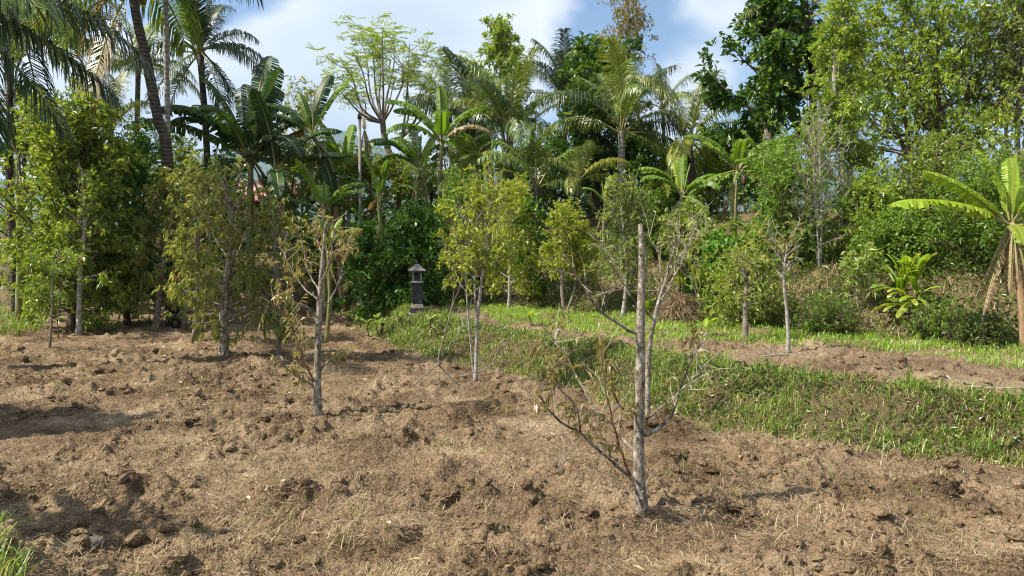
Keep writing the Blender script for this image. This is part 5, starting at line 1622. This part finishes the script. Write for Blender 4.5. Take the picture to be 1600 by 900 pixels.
# ------------------------------------------------------------------ shrine, pole, hut
def shrine():
    base = gp(652, 492)
    d = base[1]
    s = d / F_PX                                # metres per photograph pixel here
    o = thing('stone_shrine', base, 'small dark stone shrine with grey hipped roof behind the terrace', 'shrine', rz=0.12)
    z = 0.0

    def slab(nm, w, h, m, tp=1.0, gap=0.0):
        nonlocal z
        mb = MB().box((0, 0, z + h * s / 2), (w * s, w * s, h * s - 0.002), tp)
        link(nm, mb.mesh(nm, M[m]), o)
        z += (h + gap) * s
    slab('foot_slab', 26, 3, 'stone_pale')
    slab('plinth', 22, 8, 'stone_dark', 0.96)
    slab('step', 20, 3, 'stone_pale')
    slab('step', 18, 3, 'stone_pale')
    zb = z
    slab('body', 14.5, 31, 'stone_dark', 1.0)
    for sx in (-1, 1):
        for sy in (-1, 1):
            mb = MB()
            for k in range(5):
                mb.box((sx * 7.4 * s, sy * 7.4 * s, zb + (3 + k * 6) * s), (2.8 * s, 2.8 * s, (4.6 if k % 2 else 3.2) * s), 0.85)
            link('corner_carving', mb.mesh('corner_carving', M['stone_dark']), o)
    slab('cornice', 18, 2.5, 'stone_dark')
    slab('cornice', 19.5, 2, 'stone_pale')
    for sx in (-1, 1):
        for sy in (-1, 1):
            link('post', MB().box((sx * 6.2 * s, sy * 6.2 * s, z + 8 * s), (1.5 * s, 1.5 * s, 16 * s)).mesh('post', M['stone_pale']), o)
    link('niche_back', MB().box((0, 5.4 * s, z + 8 * s), (11 * s, 0.8 * s, 15.5 * s)).mesh('niche_back', M['stone_dark']), o)
    z += 16 * s
    link('eaves', MB().box((0, 0, z + 0.7 * s), (27 * s, 27 * s, 1.4 * s)).mesh('eaves', M['thatch']), o)
    z += 1.4 * s
    mb = MB()
    prof = [(13.2, 0), (9.2, 2.6), (5.4, 5.6), (2.4, 9.2)]
    for (w0, za), (w1, zb2) in zip(prof[:-1], prof[1:]):
        V = [(a * w0 * s, b * w0 * s, z + za * s) for a, b in ((-1, -1), (1, -1), (1, 1), (-1, 1))] + [(a * w1 * s, b * w1 * s, z + zb2 * s) for a, b in ((-1, -1), (1, -1), (1, 1), (-1, 1))]
        mb.add(V, [(0, 1, 5, 4), (1, 2, 6, 5), (2, 3, 7, 6), (3, 0, 4, 7)])
    rf = link('roof', mb.mesh('roof', M['thatch']), o)
    for a, b in ((-1, -1), (1, -1), (1, 1), (-1, 1)):
        link('hip_ridge', MB().tube([np.array((a * w * s * 1.01, b * w * s * 1.01, z + h * s + 0.004)) for w, h in prof], 0.5 * s, 5).mesh('hip_ridge', M['thatch'], True), rf)
    zz = np.linspace(0, 1, 7)
    link('finial', MB().tube([(0, 0, z + (9 + 5 * q) * s) for q in zz], np.array((2.2, 1.3, 1.9, 1.0, 1.3, 0.8, 0.2)) * s, 8).mesh('finial', M['stone_dark'], True), o)


shrine()


def pole():
    b = gat(563, 24)
    t = at(562, 180, 24) - b
    o = thing('utility_pole', b, 'plain grey pole standing among the bananas', 'pole')
    link('shaft', MB().tube([np.zeros(3), t * 0.5, t], [0.055, 0.05, 0.045], 10, True).mesh('shaft', M['concrete'], True), o)
    link('cap', MB().tube([t - np.array((0, 0, 0.12)), t + np.array((0, 0, 0.05))], [0.075, 0.06], 10, True).mesh('cap', M['bark_brown'], True), o)
    link('sleeve', MB().tube([np.zeros(3), t * 0.03], [0.13, 0.12], 10, True).mesh('sleeve', M['concrete'], True), o)


pole()


def hut():
    b = gat(395, 33)
    o = thing('farm_hut', b, 'small hut with rusty red striped roof behind the banana plants', 'hut', rz=0.25)
    link('wall', MB().box((0, 0, 1.0), (3.4, 2.6, 2.0)).mesh('wall', M['wall']), o)
    link('door', MB().box((0.5, -1.33, 0.85), (0.8, 0.06, 1.7)).mesh('door', M['bark_brown']), o)
    link('window', MB().box((-0.8, -1.33, 1.2), (0.7, 0.06, 0.6)).mesh('window', M['stone_dark']), o)
    for sgn in (-1, 1):
        xs_ = np.linspace(-2.0, 2.0, 97)
        wav = 0.03 * np.sin(xs_ * 2 * PI / 0.16)
        ev = np.stack([xs_, np.full(97, sgn * 1.75), 1.75 + wav], -1)
        rd = np.stack([xs_, np.full(97, 0.0), 2.75 + wav], -1)
        V = np.vstack([ev, rd])
        i = np.arange(96)
        link('roof', mesh_from('roof', V, [np.stack([i, i + 1, i + 98, i + 97], -1)], M['rust_roof'], True), o)


hut()


# ------------------------------------------------------------------ litter one can point at
def stick(label, pts, rad, mat, seed, forks=0, name='fallen_stick', lift=0.02):
    r = np.random.default_rng(seed)
    G = [gp(*q) for q in pts]
    base = G[0]
    P = resample([g - base + np.array((0, 0, lift)) for g in G], 14)
    P[:, 2] += np.abs(r.normal(0, 0.012, 14))
    o = thing(name, base, label, 'stick')
    link('stem', MB().tube(P, np.linspace(rad, rad * 0.55, 14), 6, True).mesh('stem', M[mat], True), o)
    for k in range(forks):
        j = r.integers(2, 12)
        dd = np.array((r.normal(), r.normal(), abs(r.normal()) * 0.4)) * 0.22
        link('side_twig', MB().tube([P[j], P[j] + dd * 0.5 + np.array((0, 0, 0.03)), P[j] + dd], [rad * 0.45, rad * 0.35, rad * 0.15], 4).mesh('side_twig', M[mat], True), o)


stick('long pale bent stick lying along the terrace edge at the right', [(1458, 583), (1482, 594), (1494, 607), (1530, 610), (1598, 611)], 0.014, 'bark_white', 701)
stick('pale dry branch with twigs lying beside the white stemmed sapling', [(1190, 560), (1225, 558), (1268, 562), (1310, 580)], 0.010, 'bark_white', 702, 9)
stick('dark thin stick lying in the field at the lower right', [(1070, 857), (1105, 868), (1148, 880)], 0.009, 'bark_brown', 703)
stick('short thick grey stick lying in the field near the bottom', [(1128, 889), (1150, 886), (1172, 880)], 0.024, 'bark_grey', 704)
stick('pale dry stalk lying on the bank below the ti plant', [(1292, 493), (1318, 495), (1342, 512)], 0.008, 'bark_white', 705)
stick('bent pale root stick lying at the foot of the right bank', [(1425, 532), (1440, 527), (1455, 527)], 0.012, 'bark_white', 706, 2)


def lean_stake():
    b = gp(1540, 545)
    d = b[1]
    o = thing('leaning_stake', b, 'crooked pale stake leaning against the right edge banana', 'stake')
    link('stem', MB().tube(resample([np.array((0, 0, -0.05))] + [at(x, y, d) - b for x, y in ((1535, 510), (1538, 480), (1548, 450), (1556, 425))], 12), np.linspace(0.03, 0.02, 12), 6, True).mesh('stem', M['bark_white'], True), o)
    link('side_shoot', MB().tube(resample([at(x, y, d + .1) - b for x, y in ((1545, 535), (1556, 500), (1560, 470))], 8), np.linspace(0.014, 0.01, 8), 5).mesh('side_shoot', M['bark_grey'], True), o)


lean_stake()


def sheaths():
    r = np.random.default_rng(40)
    for k, (px, py, lab) in enumerate(((1100, 552, 'curled pale dry banana sheath on the terrace edge, leftmost'), (1122, 550, 'curled tan dry banana sheath in the middle of the terrace edge'), (1142, 555, 'curled dry banana sheath nearest the grey sapling'))):
        b = gp(px, py)
        o = thing('dry_sheath', b, lab, 'dry leaf', 'dry banana sheaths on the terrace edge', rz=r.uniform(-0.6, 0.6))
        u = np.linspace(0, 1, 7)
        V = []
        for q in u:
            for a in np.linspace(-1, 1, 5):
                V.append(((q - 0.5) * 0.26, a * 0.045 * math.sin(0.3 + q * 2.4), 0.02 + 0.03 * (1 - a * a) + 0.03 * math.sin(q * 5 + k)))
        i = (np.arange(6)[:, None] * 5 + np.arange(4)[None, :])
        link('blade', mesh_from('blade', V, [np.stack([i, i + 1, i + 6, i + 5], -1).reshape(-1, 4)], M['stem_dry' if k == 1 else 'stone_pale'], True), o)
        link('rib', MB().tube([((q - 0.5) * 0.27, 0, 0.055 + 0.03 * math.sin(q * 5 + k)) for q in u], 0.006, 4).mesh('rib', M['straw']), o)


sheaths()


def rock():
    r = np.random.default_rng(91)
    b = gp(126, 862)
    n, m = 14, 8
    V = []
    for i in range(m):
        f = i / (m - 1)
        for j in range(n):
            a = 2 * PI * j / n
            rr = (0.115 + 0.03 * math.sin(2 * a + 1) + 0.012 * math.sin(5 * a) + r.normal(0, 0.007)) * (1 - 0.22 * f ** 2 - 0.78 * f ** 7)
            V.append((math.cos(a) * rr * 1.1, math.sin(a) * rr, -0.06 + 0.09 * min(1, f * 1.5) + r.normal(0, 0.003) + 0.02 * math.cos(a)))
    i = np.arange(m - 1)[:, None] * n
    j = np.arange(n)[None, :]
    F = np.stack([i + j, i + (j + 1) % n, i + n + (j + 1) % n, i + n + j], -1).reshape(-1, 4)
    o = link('flat_stone', mesh_from('flat_stone', V, [F], M['rock'], True), label='flat grey stone lying in the shade at the lower left', category='stone')
    o.location = (float(b[0]), float(b[1]), float(surf(np.array([b[0]]), np.array([b[1]]))[0][0]) + 0.065)


rock()


def straw_heap():
    b = gat(1066, 16.4)
    b[2] = h1(b[0], b[1])
    r = np.random.default_rng(92)
    n = 2600
    a, q = r.uniform(0, 2 * PI, n), np.sqrt(r.uniform(size=n))
    hz = 0.62 * (1 - q ** 2) * r.uniform(0.8, 1.05, n)
    V, F4, F3 = strips(np.cos(a) * q * 0.55, np.sin(a) * q * 0.5, hz, r.uniform(0.15, 0.4, n), r.uniform(0.008, 0.016, n), a + r.normal(0, 0.5, n), r.uniform(-1.2, 0.6, n), r.uniform(0, 0.1, n), r)
    o = thing('straw_heap', b, 'heap of dry straw at the foot of the second bank', 'straw heap')
    link('straw', mesh_from('straw', V, [F3, F4], M['litter']), o, kind='stuff')
    mb = MB()
    for w, z0, z1, w2 in ((0.32, -0.05, 0.28, 0.26), (0.26, 0.28, 0.45, 0.12)):
        mb.box((0, 0, (z0 + z1) / 2), (w * 1.8, w * 1.7, z1 - z0), w2 / w)
    link('core', mb.mesh('core', M['stem_dry'], True), o)


straw_heap()

# two trees left of the frame throw the shadows that lie across the lower left of the field
tree('shade_tree', 'leafy tree outside the left edge that shades the field', np.array((-9.4, 7.6, h1(-9.4, 7.6))), [(np.array([(0, 0, 0), (0.1, 0, 1.5), (0, 0.1, 3.2), (0.1, 0, 5.0)]), [0.12, 0.1, 0.07, 0.03])], 'deep', 'bark_grey', 801, group='trees beyond the left edge',
     t0=0.5, n1=24, L1=0.95, prof='ell', e0=5, e1=60, n2=9, L2=0.5, N=4200, lL=0.2, lW=0.1)
tree('shade_tree', 'leafy tree outside the lower left edge that shades the verge', np.array((-6.9, 4.3, h1(-6.9, 4.3))), [(np.array([(0, 0, 0), (0.1, 0, 1.5), (0, 0.1, 3.0), (0.1, 0, 4.6)]), [0.1, 0.09, 0.06, 0.03])], 'deep', 'bark_grey', 802, group='trees beyond the left edge',
     t0=0.55, n1=20, L1=0.6, prof='ell', e0=5, e1=60, n2=9, L2=0.4, N=3200, lL=0.18, lW=0.09)
